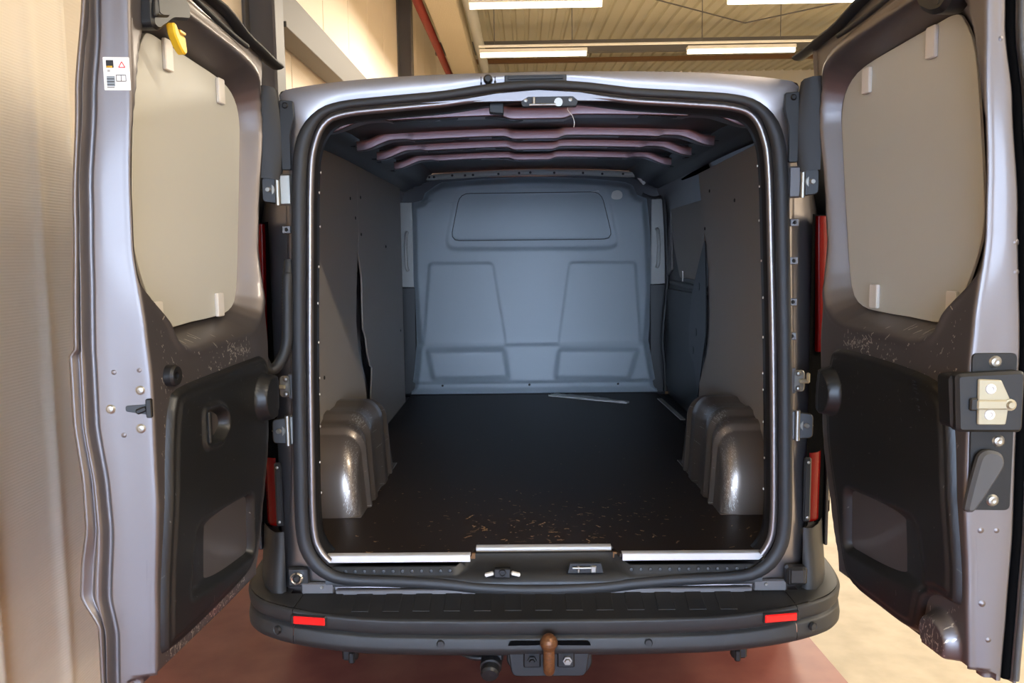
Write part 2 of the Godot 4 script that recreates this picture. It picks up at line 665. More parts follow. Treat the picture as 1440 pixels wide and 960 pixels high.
	k.box(Vector3(-1.70, 3.06, -6.9), Vector3(0.05, 0.04, 6.8), 0.004)
	tag(obj("wall_rail", k, M.rail), "long grey-brown steel rail running level along the cream wall above the van", "beam")
	k = slab(Vector3(-1.12, 4.98, -11.0), Vector3(0.42, 0.32, 9.0), 0.01)
	tag(obj("roof_duct", k, M.duct), "pale mottled rectangular duct high under the roof beside the red pipe", "duct")
	k = Kit.new()
	k.tube(V3([-0.78, 4.94, -6.0, -0.78, 5.1, -14.5]), 0.09, 14)
	tag(obj("insulated_pipe", k, M.pillar_trim), "round pale lagged pipe running beside the rectangular duct under the roof", "pipe")
	k = Kit.new()
	k.tube(V3([-1.46, 4.86, -5.5, -1.46, 4.95, -14.5]), 0.065, 14)
	tag(obj("red_pipe", k, M.pipe), "red-painted pipe running under the roof between the wall and the pale duct", "pipe")
	k = slab(Vector3(5.4, 5.62, -15.0), Vector3(14.4, 0.24, 0.14), 0.005)
	tag(obj("purlin", k, M.girder), "dark steel purlin crossing the roof behind the farther row of lamps", "beam")
	k = slab(Vector3(5.4, 6.25, -19.0), Vector3(14.4, 0.10, 0.14), 0.005)
	tag(obj("purlin", k, M.brown), "thin rust-brown beam crossing the roof just above the van's roof edge", "beam")
	k = Kit.new()
	for q in [[-0.6, 5.3, -9.0, 1.7, 5.45, -11.0], [1.7, 5.45, -11.0, 3.9, 5.45, -12.8], [6.2, 5.4, -10.5, 3.9, 5.45, -12.8]]:
		k.tube(V3(q), 0.012, 6)
	tag(obj("bracing_rod", k, M.girder), "thin steel bracing rods crossing diagonally under the corrugated roof", "rod")

func lamps() -> void:
	var rows := [[-7.35, true], [-9.7, true], [0.3, false], [3.3, false]]
	var names := ["over the van's rear edge, nearer row", "over the van's rear edge, farther row"]
	for r in rows:
		for j in (3 if r[1] else 5):
			if not r[1] and (j == 0 or (j == 1 and r[0] < 1.0) or (j == 4 and r[0] > 1.0)):
				continue
			var x := 0.12 + 2.93 * j
			var z: float = r[0]
			var o := thing("strip_light", "", "lamp", Vector3(x, 4.255, z), "fluorescent strip lights under the roof")
			var k := slab(Vector3(0, 0.05, 0), Vector3(1.52, 0.05, 0.13), 0.006)
			obj("housing", k, M.lamp_body, o)
			k = Kit.new()
			k.tube(V3([-0.75, 0.0, 0, 0.75, 0.0, 0]), 0.055, 12, false, Vector2(0.5, 1.0), Vector3.UP)
			obj("diffuser", k, M.glow, o)
			for s in [-0.55, 0.55]:
				k = Kit.new()
				k.tube(V3([s, 0.07, 0, s, roof_y(z) - 4.255 + 0.02, 0]), 0.006, 6)
				obj("hanger", k, M.girder, o)
			var l := AreaLight3D.new()
			l.name = "lamp_light"
			l.area_size = Vector2(1.45, 0.12)
			l.light_color = LAMP_COLOR
			l.light_energy = LAMP_ENERGY
			l.shadow_enabled = true
			l.set("area_range", 40.0)
			l.set("area_attenuation", 2.0)
			l.position = Vector3(0, -0.045, 0)
			l.rotation.x = -PI / 2
			o.add_child(l)
			if r[1] and j < 2:
				tag(o, ["glowing white strip light of the %s row, %s" % [["nearer", "farther"][rows.find(r)], ["above the van's rear middle"][0]], "glowing white strip light of the %s row, beside the top of the right van door" % ["nearer", "farther"][rows.find(r)]][j], "lamp", "fluorescent strip lights under the roof")
			else:
				tag(o, "fluorescent strip light outside the photograph, under the hall roof", "lamp", "strip lights outside the photograph")
		var k2 := slab(Vector3(5.7, 4.36, r[0] + 0.085), Vector3(12.7, 0.03, 0.03), 0.004)
		tag(obj("light_rail", k2, M.lamp_body), "pale cable rail that carries the %s row of strip lights" % {-7.35: "nearer", -9.7: "farther", 0.3: "third", 3.3: "fourth"}[r[0]], "rail", "cable rails of the strip lights")


# half outline of the body from the sill up to the middle of the roof
const BODY := [[0.60, 0.30], [0.86, 0.32], [0.93, 0.45], [0.965, 0.62], [0.975, 0.85], [0.968, 1.10], [0.94, 1.35], [0.895, 1.58], [0.84, 1.76], [0.795, 1.86], [0.755, 1.915], [0.69, 1.935], [0.50, 1.955], [0.27, 1.964], [0.0, 1.968]]

func body_row(z: float, rear: float, lift: float) -> PackedVector3Array:
	# rear = 0 full width, 1 = pulled in to the outline of the rear frame
	var half := PackedVector2Array()
	for q in BODY:
		half.append(Vector2(q[0], q[1]))
	half = spline(half, 3)
	var row := PackedVector3Array()
	for s in [-1, 1]:
		for j in half.size():
			var q := half[half.size() - 1 - j] if s > 0 else half[j]
			if s > 0 and j == 0:
				continue
			var x := q.x
			if q.y < 1.93:
				x = lerpf(x, minf(x, table([0.3, 0.80, 0.5, 0.785, 0.95, 0.757, 1.6, 0.747, 1.93, 0.745], q.y)), rear)
			row.append(Vector3(s * x, q.y + lift * smoothstep(1.5, 1.95, q.y), z))
	return row

func seal_loop() -> PackedVector2Array:
	# middle line of the door opening's rubber, anticlockwise from the lower right
	var a := V2([0.0, 0.437, 0.18, 0.444, 0.285, 0.456, 0.42, 0.466, 0.59, 0.474, 0.66, 0.498, 0.706, 0.553, 0.724, 0.635, 0.722, 0.85, 0.714, 1.15, 0.702, 1.45, 0.692, 1.67, 0.677, 1.775, 0.637, 1.845, 0.566, 1.878, 0.405, 1.893, 0.27, 1.903, 0.13, 1.921, 0.0, 1.928])
	var b := a.duplicate()
	for j in range(a.size() - 2, 0, -1):
		b.append(Vector2(-a[j].x, a[j].y))
	return resample(spline(b, 5, true), 240)

func seal_r(y: float) -> float:   # the rubber is narrower along the top and the sill
	return 0.021 - 0.0085 * smoothstep(1.78, 1.89, y) - 0.004 * smoothstep(0.52, 0.46, y)

func pillar_lean(q: Vector2) -> float:
	return 0.028 * smoothstep(0.69, 0.74, absf(q.x)) * smoothstep(1.92, 1.84, q.y)

func van() -> void:
	var vn := thing("delivery_van", "grey panel van seen from behind, both rear doors open, its load bay empty", "van")
	van_body(vn)
	van_rear(vn)
	van_bay(vn)
	van_bumper(vn)
	rear_door(vn, -1)
	rear_door(vn, 1)

func van_body(vn: Node3D) -> void:
	var k := Kit.new()
	var rows := []
	for q in [[0.0, 1.0, 0.0], [-0.045, 0.86, 0.002], [-0.07, 0.66, 0.004], [-0.12, 0.40, 0.006], [-0.18, 0.2, 0.01], [-0.27, 0.06, 0.014], [-0.4, 0.0, 0.02], [-1.0, 0.0, 0.045], [-2.0, 0.0, 0.06], [-3.0, 0.0, 0.06], [-3.35, 0.0, 0.05]]:
		var br := body_row(q[0], q[1], q[2])
		if rows.is_empty():
			for e in br.size():
				br[e].z -= pillar_lean(Vector2(br[e].x, br[e].y))
		rows.append(br)
	# cab: windscreen and bonnet slope down to the nose
	for q in [[-3.7, 0.93, 0.98], [-4.2, 0.62, 0.95], [-4.6, 0.52, 0.90], [-4.85, 0.40, 0.82], [-4.9, 0.22, 0.74]]:
		var row := PackedVector3Array()
		for e in body_row(q[0], 0.0, 0.05):
			row.append(Vector3(e.x * q[2], 0.3 + (e.y - 0.3) * q[1], q[0]))
		rows.append(row)
	k.grid(rows, false, false, false)
	obj("body_shell", k, M.paint, vn)
	k = Kit.new()
	k.box(Vector3(0, 0.33, -2.4), Vector3(1.66, 0.10, 4.5), 0.01)
	k.box(Vector3(0, 0.26, -1.0), Vector3(0.9, 0.10, 0.5), 0.02)
	obj("underfloor", k, M.dark_steel, vn)
	for s in [-1, 1]:
		for z in [-0.78, -3.9]:
			k = Kit.new()
			var bs := Basis(Vector3(0, 1, 0), Vector3(s, 0, 0), Vector3(0, 0, 1))
			k.lathe(Vector3(s * 0.74, 0.325, z), [[0.18, 0.0], [0.30, 0.0], [0.325, 0.03], [0.325, 0.18], [0.30, 0.21], [0.20, 0.21]], 32, bs)
			var wh := obj("wheel", k, M.tyre, vn)
			k = Kit.new()
			k.lathe(Vector3(s * 0.74, 0.325, z), [[0.0, 0.16], [0.08, 0.17], [0.11, 0.12], [0.18, 0.12], [0.21, 0.19]], 24, bs)
			obj("rim", k, M.steel, wh)

func van_rear(vn: Node3D) -> void:
	var sl := seal_loop()
	# painted frame between the body's rear edge and the door rubber
	var edge3 := body_row(0.0, 1.0, 0.0)
	var edge := PackedVector2Array()
	for q in edge3:
		if q.y > 0.40:
			edge.append(Vector2(q.x, q.y))
	edge.append(Vector2(0.79, 0.41))
	edge.append(Vector2(-0.79, 0.41))
	var outer := matched(offset_loop(sl, 0.0), edge, Vector2(0, 1.2))
	var k := Kit.new()
	var rows := []
	# the pillar faces lean away outwards, the header stands upright
	var first := PackedVector3Array()
	for q in outer:
		first.append(Vector3(q.x, q.y, 0.004 - pillar_lean(q)))
	rows.append(first)
	var mid := PackedVector3Array()
	for j in sl.size():
		var o2 := offset_loop(sl, -0.022)
		mid.append(Vector3(lerpf(outer[j].x, o2[j].x, 0.35), lerpf(outer[j].y, o2[j].y, 0.35), 0.0075 - 0.6 * pillar_lean(outer[j])))
	rows.append(mid)
	rows.append(at_z(offset_loop(sl, -0.024), 0.008))
	rows.append(at_z(offset_loop(sl, -0.012), 0.002))
	rows.append(at_z(offset_loop(sl, 0.008), 0.004))
	k.grid(rows, true, false, true)
	obj("rear_frame", k, M.paint, vn)
	# bright flange that the rubber sits on, left bare round the sides and the top
	k = Kit.new()
	rows = []
	var keep := PackedByteArray()
	for q in [[-0.004, 0.004], [0.0, 0.012], [0.008, 0.0125], [0.016, 0.013], [0.018, 0.0]]:
		var ring := PackedVector3Array()
		var far := offset_loop(sl, 1.0)
		for e in sl.size():
			var o: Vector2 = sl[e] + (far[e] - sl[e]) * (seal_r(sl[e].y) + float(q[0]))
			ring.append(Vector3(o.x, o.y, q[1]))
		rows.append(ring)
		for e in sl.size():
			keep.append(1 if sl[e].y > 0.512 else 0)
	k.grid(rows, true, false, true, keep)
	var fg := obj("frame_flange", k, M.paint, vn)
	k = Kit.new()
	k.plate(V2([-0.34, 1.884, -0.22, 1.893, -0.12, 1.908, 0.0, 1.916, 0.12, 1.908, 0.22, 1.890, 0.33, 1.877, 0.20, 1.880, 0.10, 1.8825, 0.0, 1.8835, -0.10, 1.8835, -0.22, 1.883]), 0.0, 0.006, func(x, y, d): return Vector3(x, y, d + 0.008 - (1.90 - y) * 0.1), 0.002)
	obj("header_lip", k, M.lip, fg)
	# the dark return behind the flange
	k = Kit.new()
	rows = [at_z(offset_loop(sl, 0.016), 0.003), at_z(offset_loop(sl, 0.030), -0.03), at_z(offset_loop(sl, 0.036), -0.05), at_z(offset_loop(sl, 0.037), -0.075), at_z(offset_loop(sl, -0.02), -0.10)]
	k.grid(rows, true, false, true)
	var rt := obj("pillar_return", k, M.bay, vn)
	for s in [-1, 1]:
		for y in [0.72, 0.82, 0.93, 1.03, 1.08, 1.19, 1.31, 1.42, 1.54, 1.64, 1.70]:
			k = Kit.new()
			var x: float = table([0.63, 0.724, 1.15, 0.714, 1.67, 0.692, 1.775, 0.677], y) - 0.0375
			k.lathe(Vector3(s * x, y, -0.063 + 0.008 * sin(y * 40.0)), [[0.0, 0.003], [0.0035, 0.002], [0.004, 0.0]], 8, Basis(Vector3(0, 0, 1), Vector3(-s, 0, 0), Vector3(0, 1, 0)))
			obj("rivet", k, M.clip, rt)
	# rubber
	k = Kit.new()
	var path := at_z(sl, 0.022)
	var rad := []
	for q in sl:
		rad.append(seal_r(q.y))
	k.tube(path, rad, 12, true, Vector2(0.75, 1.0), Vector3(0, 0, 1))
	obj("door_seal", k, M.rubber, vn)
	# roof header: stamped detail, high brake lamp and washer plug
	k = Kit.new()
	k.plate(rounded(V2([-0.095, 1.938, 0.082, 1.938, 0.082, 1.957, -0.095, 1.957]), 0.003), 0.0, 0.012, func(x, y, d): return Vector3(x, y, d + 0.002))
	var br := obj("brake_lamp", k, M.black, vn)
	k = Kit.new()
	k.plate(rounded(V2([-0.085, 1.944, 0.072, 1.944, 0.072, 1.952, -0.085, 1.952]), 0.003), 0.0, 0.004, func(x, y, d): return Vector3(x, y, d + 0.013))
	obj("lens", k, M.trim, br)
	k = Kit.new()
	k.lathe(Vector3(-0.142, 1.947, 0.0), [[0.0, 0.022], [0.008, 0.022], [0.013, 0.016], [0.014, 0.0]], 16, Basis(Vector3(1, 0, 0), Vector3(0, 0, 1), Vector3(0, -1, 0)))
	var cm := obj("camera_plug", k, M.black, vn)
	k = Kit.new()
	for s in [-1, 1]:
		k.box(Vector3(-0.142 + s * 0.02, 1.945, 0.004), Vector3(0.006, 0.024, 0.008), 0.002)
	obj("bracket", k, M.dark_steel, cm)
	# upper catch under the header
	k = Kit.new()
	k.plate(rounded(V2([-0.045, 1.868, 0.11, 1.868, 0.115, 1.882, 0.10, 1.897, -0.03, 1.897, -0.05, 1.882]), 0.004), 0.0, 0.022, func(x, y, d): return Vector3(x, y, d - 0.008))
	var ct := obj("roof_catch", k, M.black, vn)
	k = Kit.new()
	k.tube(V3([-0.025, 1.872, 0.022, 0.05, 1.872, 0.022]), 0.004, 8)
	k.tube(V3([-0.012, 1.872, 0.022, -0.012, 1.893, 0.022]), 0.004, 8)
	k.tube(V3([0.058, 1.879, 0.014, 0.058, 1.879, 0.022]), 0.012, 14)
	obj("striker_bar", k, M.steel, ct)
	for x in [-0.035, 0.092]:
		k = Kit.new()
		k.lathe(Vector3(x, 1.886, 0.014), [[0.0, 0.004], [0.005, 0.003], [0.006, 0.0]], 10, Basis(Vector3(1, 0, 0), Vector3(0, 0, 1), Vector3(0, -1, 0)))
		obj("screw", k, M.steel, ct)
	k = Kit.new()
	k.plate(rounded(V2([-0.142, 1.862, -0.10, 1.858, -0.10, 1.888, -0.14, 1.89]), 0.004), 0.0, 0.04, func(x, y, d): return Vector3(x, y, d - 0.07))
	obj("lamp_switch", k, M.black, vn)
	# pillar furniture, both sides
	for s in [-1, 1]:
		pillar_parts(vn, s)
	# sill: scuff plate with the raised middle, and the two lower catches
	k = Kit.new()
	rows = []
	for j in 61:
		var x := lerpf(-0.66, 0.66, j / 60.0)
		var up := 0.024 * (smoothstep(-0.262, -0.222, x) - smoothstep(0.222, 0.262, x))
		var zz := -0.045 * (smoothstep(-0.262, -0.222, x) - smoothstep(0.222, 0.262, x))
		rows.append(V3([x, 0.500 + up, -0.02 + zz, x, 0.508 + up, -0.006 + zz, x, 0.505 + up, 0.004 + zz, x, 0.484 + up * 0.9, 0.008 + zz, x, 0.479 + up * 0.5, 0.018 + zz * 0.4, x, 0.466, 0.024, x, 0.452, 0.022]))
	k.grid(rows, false, false, false)
	var sill := obj("sill_plate", k, M.black, vn)
	for j in 44:
		var x := -0.63 + 0.029 * j
		if absf(x) < 0.26:
			continue
		k = Kit.new()
		k.lathe(Vector3(x, 0.4945, 0.0064), [[0.0, 0.002], [0.005, 0.0015], [0.0065, 0.0]], 8, Basis(Vector3(1, 0, 0), Vector3(0, 0.1, 1).normalized(), Vector3(0, -1, 0.1).normalized()))
		obj("stud", k, M.black, sill)
	k = Kit.new()
	k.box(Vector3(-0.122, 0.492, 0.016), Vector3(0.05, 0.028, 0.02), 0.003)
	var lc := obj("sill_catch", k, M.black, vn)
	k = Kit.new()
	k.lathe(Vector3(-0.122, 0.493, 0.026), [[0.0, 0.002], [0.006, 0.002], [0.007, 0.006], [0.011, 0.006], [0.012, 0.0]], 14, Basis(Vector3(1, 0, 0), Vector3(0, 0, 1), Vector3(0, -1, 0)))
	obj("eyelet", k, M.dark_steel, lc)
	for s in [-1, 1]:
		k = Kit.new()
		k.box(Vector3(-0.122 + s * 0.040, 0.487, 0.017), Vector3(0.028, 0.010, 0.016), 0.003, Basis(Vector3(0, 0, 1), -s * 0.25))
		obj("buffer", k, M.clip, lc)
	k = Kit.new()
	k.plate(rounded(V2([0.075, 0.486, 0.185, 0.486, 0.178, 0.517, 0.082, 0.517]), 0.004), 0.0, 0.012, func(x, y, d): return Vector3(x, y, d + 0.002))
	lc = obj("sill_catch", k, M.black, vn)
	k = Kit.new()
	k.tube(V3([0.09, 0.505, 0.02, 0.16, 0.505, 0.02]), 0.004, 8)
	k.tube(V3([0.108, 0.512, 0.02, 0.108, 0.492, 0.02]), 0.004, 8)
	k.box(Vector3(0.153, 0.501, 0.018), Vector3(0.018, 0.022, 0.012), 0.003)
	obj("striker_bar", k, M.steel, lc)
	# blue-grey body strip under the seal with its drain notches
	k = Kit.new()
	for s in [-1, 1]:
		k.box(Vector3(s * 0.37, 0.434, 0.022), Vector3(0.52, 0.020, 0.012), 0.003)
		k.box(Vector3(s * 0.685, 0.447, 0.016), Vector3(0.10, 0.036, 0.014), 0.004)
	obj("body_strip", k, M.paint_dull, vn)

func pillar_parts(vn: Node3D, s: int) -> void:
	# dark plastic cover from the roof corner to the upper hinge
	var k := Kit.new()
	k.plate(rounded(V2([s * 0.702, 1.895, s * 0.742, 1.898, s * 0.742, 1.70, s * 0.714, 1.70, s * 0.714, 1.80, s * 0.70, 1.85]), 0.006), 0.0, 0.012, func(x, y, d): return Vector3(x, y, d + 0.006), 0.002, false)
	var pc := obj("pillar_cover", k, M.black, vn)
	k = Kit.new()
	k.lathe(Vector3(s * 0.725, 1.882, 0.018), [[0.0, 0.004], [0.006, 0.004], [0.009, 0.0]], 12, Basis(Vector3(1, 0, 0), Vector3(0, 0, 1), Vector3(0, -1, 0)))
	obj("screw", k, M.dark_steel, pc)
	# rubber curtain that closes the gap between the door and the roof corner
	k = Kit.new()
	var rows := []
	for j in 15:
		var q := j / 14.0
		var y := lerpf(1.925, 1.665, q)
		var bow := 0.018 * sin(PI * q)
		rows.append(V3([s * (0.748 - bow * 0.9), y + 0.0, 0.008, s * (0.752 - bow * 0.4), y + 0.006, 0.024, s * (0.775 + bow * 0.4), y + 0.012, 0.030, s * (0.800), y + 0.012, 0.035]))
	k.grid(rows, false, false, s > 0)
	obj("gap_curtain", k, M.rubber, vn)
	# tail lamp on the corner: red lens, dark housing
	k = Kit.new()
	rows = []
	for j in 25:
		var y := lerpf(0.61, 1.555, j / 24.0)
		rows.append(V3([s * 0.800, y, -0.02, s * 0.815, y, -0.045, s * 0.823, y, -0.062, s * 0.84, y, -0.07, s * 0.875, y, -0.09, s * 0.935, y, -0.19]))
	k.grid(rows, false, false, s > 0)
	var tl := obj("tail_lamp", k, M.dark, vn)
	for seg in [[1.145, 1.55, 0.0], [0.62, 0.835, -0.018]]:
		k = Kit.new()
		rows = []
		for j in 13:
			var y: float = lerpf(seg[0], seg[1], j / 12.0)
			var x: float = table([0.6, 0.832, 0.85, 0.834, 1.15, 0.836, 1.55, 0.826], y) + seg[2]
			rows.append(V3([s * (x - 0.005), y, -0.068, s * (x - 0.002), y, -0.055, s * (x + 0.008), y, -0.05, s * (x + 0.03), y, -0.06, s * (x + 0.06), y, -0.10, s * (x + 0.085), y, -0.2]))
		k.grid(rows, false, false, s > 0)
		obj("lens", k, M.red, tl)
	k = Kit.new()
	k.box(Vector3(s * 0.802, 0.73, -0.018), Vector3(0.022, 0.2, 0.012), 0.005)
	obj("housing", k, M.trim, tl)
	for y in [0.645, 0.815]:
		k = Kit.new()
		k.lathe(Vector3(s * 0.803, y, -0.012), [[0.0, 0.003], [0.004, 0.002], [0.005, 0.0]], 8, Basis(Vector3(1, 0, 0), Vector3(0, 0, 1), Vector3(0, -1, 0)))
		obj("screw", k, M.steel, tl)
	# lower corner cover in body plastic
	k = Kit.new()
	rows = []
	for j in 9:
		var y := lerpf(0.41, 0.62, j / 8.0)
		var o := 0.012 * smoothstep(0.62, 0.42, y)
		rows.append(V3([s * 0.785, y, 0.005, s * 0.795, y, 0.01 + o, s * (0.812 + o), y, 0.008 + o, s * (0.842 + o * 1.6), y, -0.03, s * (0.88 + o), y, -0.10]))
	k.grid(rows, false, false, s > 0)
	obj("corner_cover", k, M.bumper, vn)
	# hinge seats
	var bz := Basis(Vector3(1, 0, 0), Vector3(0, 0, 1), Vector3(0, -1, 0))
	for y in [1.645, 0.935]:
		k = Kit.new()
		k.box(Vector3(s * 0.735, y, 0.008), Vector3(0.036, 0.09, 0.016), 0.005)
		var hg := obj("hinge", k, M.steel if s < 0 else M.paint_dull, vn)
		k = Kit.new()
		k.plate(rounded(V2([s * 0.748, y - 0.042, s * 0.80, y - 0.036, s * 0.80, y + 0.036, s * 0.748, y + 0.042]), 0.014), 0.0, 0.012, func(x, yy, d): return Vector3(x, yy, d + 0.004 + (absf(x) - 0.748) * 0.25), 0.003)
		obj("arm", k, M.dark_steel, hg)
		k = Kit.new()
		k.tube(V3([s * 0.757, y - 0.045, 0.016, s * 0.757, y + 0.045, 0.016]), 0.008, 12)
		obj("pin", k, M.steel, hg)
		k = Kit.new()
		k.lathe(Vector3(s * 0.783, y, 0.022), [[0.0, 0.006], [0.006, 0.006], [0.010, 0.0], [0.018, 0.0], [0.02, -0.003]], 14, bz)
		obj("bolt", k, M.steel, hg)
	# door check
	k = Kit.new()
	k.box(Vector3(s * 0.738, 1.068, 0.006), Vector3(0.03, 0.076, 0.012), 0.003)
	var ch := obj("door_check", k, M.paint_dull, vn)
	k = Kit.new()
	k.plate(rounded(rect(s * 0.744, 1.036, s * 0.776, 1.1), 0.012), 0.0, 0.006, func(x, y, d): return Vector3(x, y, d + 0.01), 0.002)
	obj("plate", k, M.steel, ch)
	for y in [1.046, 1.09]:
		k = Kit.new()
		k.lathe(Vector3(s * 0.757, y, 0.016), [[0.0, 0.007], [0.005, 0.006], [0.009, 0.0]], 10, bz)
		obj("bolt", k, M.steel, ch)
	k = Kit.new()
	k.box(Vector3(s * 0.772, 1.068, 0.022), Vector3(0.03, 0.012, 0.012), 0.003)
	k.box(Vector3(s * 0.783, 1.078, 0.024), Vector3(0.009, 0.03, 0.012), 0.003)
	obj("check_arm", k, M.zinc, ch)
	# small clips down the pillar
	for y in [1.53, 1.42, 1.30, 1.20]:
		if s < 0 and y < 1.5:
			continue
		k = Kit.new()
		k.box(Vector3(s * 0.738, y, 0.007), Vector3(0.026, 0.022, 0.01), 0.002)
		var cl := obj("pillar_clip", k, M.paint_dull, vn)
		k = Kit.new()
		k.lathe(Vector3(s * 0.738, y, 0.012), [[0.0, 0.0], [0.004, 0.002], [0.006, 0.0]], 8, bz)
		obj("hole", k, M.trim, cl)
	if s < 0:
		# ribbed cable gaiter into the door
		k = Kit.new()
		var path := spline3(V3([-0.733, 1.44, 0.012, -0.735, 1.38, 0.03, -0.738, 1.28, 0.035, -0.742, 1.2, 0.04, -0.76, 1.145, 0.055, -0.785, 1.125, 0.075, -0.80, 1.16, 0.09]), 22)
		var rr := []
		for j in path.size():
			rr.append(0.0155 + (0.002 if j % 2 == 0 else 0.0) - (0.002 if j < 16 else 0.0))
		k.tube(path, rr, 12)
		obj("cable_gaiter", k, M.rubber, vn)
		k = Kit.new()
		k.lathe(Vector3(-0.745, 0.482, 0.02), [[0.0, 0.016], [0.006, 0.016], [0.011, 0.012], [0.012, 0.006]], 20, bz)
		var st := obj("door_buffer", k, M.black, vn)
		k = Kit.new()
		k.lathe(Vector3(-0.745, 0.482, 0.02), [[0.012, 0.006], [0.012, 0.014], [0.016, 0.016], [0.020, 0.012], [0.021, 0.0]], 24, bz)
		obj("ring", k, M.chrome, st)
		k = Kit.new()
		k.box(Vector3(-0.742, 0.482, 0.014), Vector3(0.066, 0.06, 0.014), 0.005)
		obj("seat", k, M.black, st)
	else:
		k = Kit.new()
		k.box(Vector3(0.758, 0.483, 0.028), Vector3(0.062, 0.056, 0.036), 0.007)
		var st := obj("door_buffer", k, M.black, vn)
		k = Kit.new()
		k.box(Vector3(0.757, 0.484, 0.044), Vector3(0.046, 0.048, 0.012), 0.006)
		obj("pad", k, M.trim, st)
	k = Kit.new()
	k.lathe(Vector3(s * 0.672, 0.452, 0.023), [[0.0, 0.004], [0.004, 0.004], [0.006, 0.0]], 8, bz)
	obj("corner_screw", k, M.steel, vn)

func van_bumper(vn: Node3D) -> void:
	# plan curve of the bumper's outer face, then its section swept along it
	var plan := spline(V2([-0.955, -0.42, -0.945, -0.22, -0.925, -0.08, -0.885, 0.015, -0.80, 0.085, -0.62, 0.128, -0.30, 0.148, 0.0, 0.152]), 6)
	var full := plan.duplicate()
	for j in range(plan.size() - 2, -1, -1):
		full.append(Vector2(-plan[j].x, plan[j].y))
	var fine := PackedVector2Array()
	for j in full.size():
		if j > 0:
			for cut in [-0.738, 0.738]:
				if full[j - 1].x < cut and full[j].x > cut:
					fine.append(full[j - 1].lerp(full[j], (cut - full[j - 1].x) / (full[j].x - full[j - 1].x)))
		fine.append(full[j])
	full = fine
	# one strip of the section: 0 step, 1 upper face, 2 lower face
	var part := func(a: float, b: float, strip: int, gap: float) -> Kit:
		var k := Kit.new()
		var rows := []
		for j in full.size():
			var q := full[j]
			if q.x < a - 1e-4 or q.x > b + 1e-4:
				continue
			var e := (full[mini(j + 1, full.size() - 1)] - full[maxi(j - 1, 0)]).normalized()
			var nr := Vector2(e.y, -e.x)   # inward
			if nr.dot(Vector2(0, -0.6) - q) < 0:
				nr = -nr
			if absf(q.x - a) < 1e-4:
				q += e * gap
			if absf(q.x - b) < 1e-4:
				q -= e * gap
			var lift := 0.03 * smoothstep(0.45, 0.93, absf(q.x))
			var inner := Vector2(clampf(q.x, -0.78, 0.78) * 0.985, minf(q.y, 0.02))
			var row := PackedVector3Array()
			if strip == 0:
				row.append(Vector3(inner.x, 0.432, inner.y))
				for t in [0.4, 0.8, 1.0]:
					var m := inner.lerp(q + nr * 0.010, t)
					row.append(Vector3(m.x, lerpf(0.432, 0.404 + lift, t), m.y))
				row.append(Vector3(q.x + nr.x * 0.005, 0.4025 + lift, q.y + nr.y * 0.005))
			for d in ([[0.005, 0.4025], [-0.001, 0.400], [-0.004, 0.394], [-0.001, 0.37], [0.003, 0.358], [0.006, 0.356], [0.009, 0.353]] if strip == 1 else ([[0.009, 0.353], [0.005, 0.349], [0.001, 0.347], [-0.001, 0.342], [-0.005, 0.32], [-0.004, 0.304], [0.012, 0.292], [0.024, 0.284], [0.07, 0.282]] if strip == 2 else [])):
				var m := q + nr * float(d[0])
				row.append(Vector3(m.x, d[1] + lift * (0.9 if d[1] > 0.34 else 0.75), m.y))
			rows.append(row)
		k.grid(rows, false, false, true)
		return k
	var bp := obj("bumper", part.call(-0.738, 0.738, 1, 0.001), M.bumper, vn)
	obj("step_tread", part.call(-0.738, 0.738, 0, 0.001), M.tread, bp)
	obj("lower_face", part.call(-0.738, 0.738, 2, 0.001), M.bumper, bp)
	for ab in [[-1.0, -0.738], [0.738, 1.0]]:
		var bc := obj("bumper_corner", part.call(ab[0], ab[1], 1, 0.001), M.bumper, vn)
		obj("top_face", part.call(ab[0], ab[1], 0, 0.001), M.bumper, bc)
		obj("lower_face", part.call(ab[0], ab[1], 2, 0.001), M.bumper, bc)
	var k: Kit
	# tread bars on the step
	for j in 15:
		var x := -0.63 + 0.09 * j
		k = Kit.new()
		k.box(Vector3(x, 0.4215, 0.068), Vector3(0.05, 0.003, 0.085), 0.0012, Basis(Vector3(1, 0, 0), 0.235))
		obj("tread_bar", k, M.tread, bp)
	var bz := Basis(Vector3(1, 0, 0), Vector3(0, 0, 1), Vector3(0, -1, 0))
	for s in [-1, 1]:
		k = Kit.new()
		var turn := Basis(Vector3(0, 1, 0), s * 0.16)
		k.box(Vector3(s * 0.688, 0.393, 0.121), Vector3(0.112, 0.032, 0.012), 0.004, turn)
		var rf := obj("reflector", k, M.trim, bp)
		k = Kit.new()
		k.box(Vector3(s * 0.686, 0.393, 0.127), Vector3(0.098, 0.024, 0.006), 0.003, turn)
		obj("lens", k, M.reflector, rf, "bright red reflector lens")
		for x in [0.30, 0.79]:
			k = Kit.new()
			var zz := 0.15 if x < 0.5 else 0.098
			var yy := 0.331 if x < 0.5 else 0.352
			var b2 := Basis(Vector3(0, 1, 0), 0.0 if x < 0.5 else s * 0.5) * bz
			k.lathe(Vector3(s * x, yy, zz), [[0.0, 0.003], [0.009, 0.003], [0.010, 0.001], [0.012, 0.003], [0.013, -0.004]], 20, b2)
			obj("parking_sensor", k, M.bumper, bp)
	# tow bar
	k = Kit.new()
	k.plate(rounded(V2([-0.105, 0.33, -0.112, 0.262, -0.07, 0.226, 0.118, 0.226, 0.142, 0.262, 0.128, 0.33]), 0.02), 0.0, 0.02, func(x, y, d): return Vector3(x, y, d + 0.115), 0.004)
	k.box(Vector3(0.015, 0.29, 0.0), Vector3(0.20, 0.08, 0.22), 0.01)
	var tb := obj("tow_bar", k, M.dark_steel, vn)
	k = Kit.new()
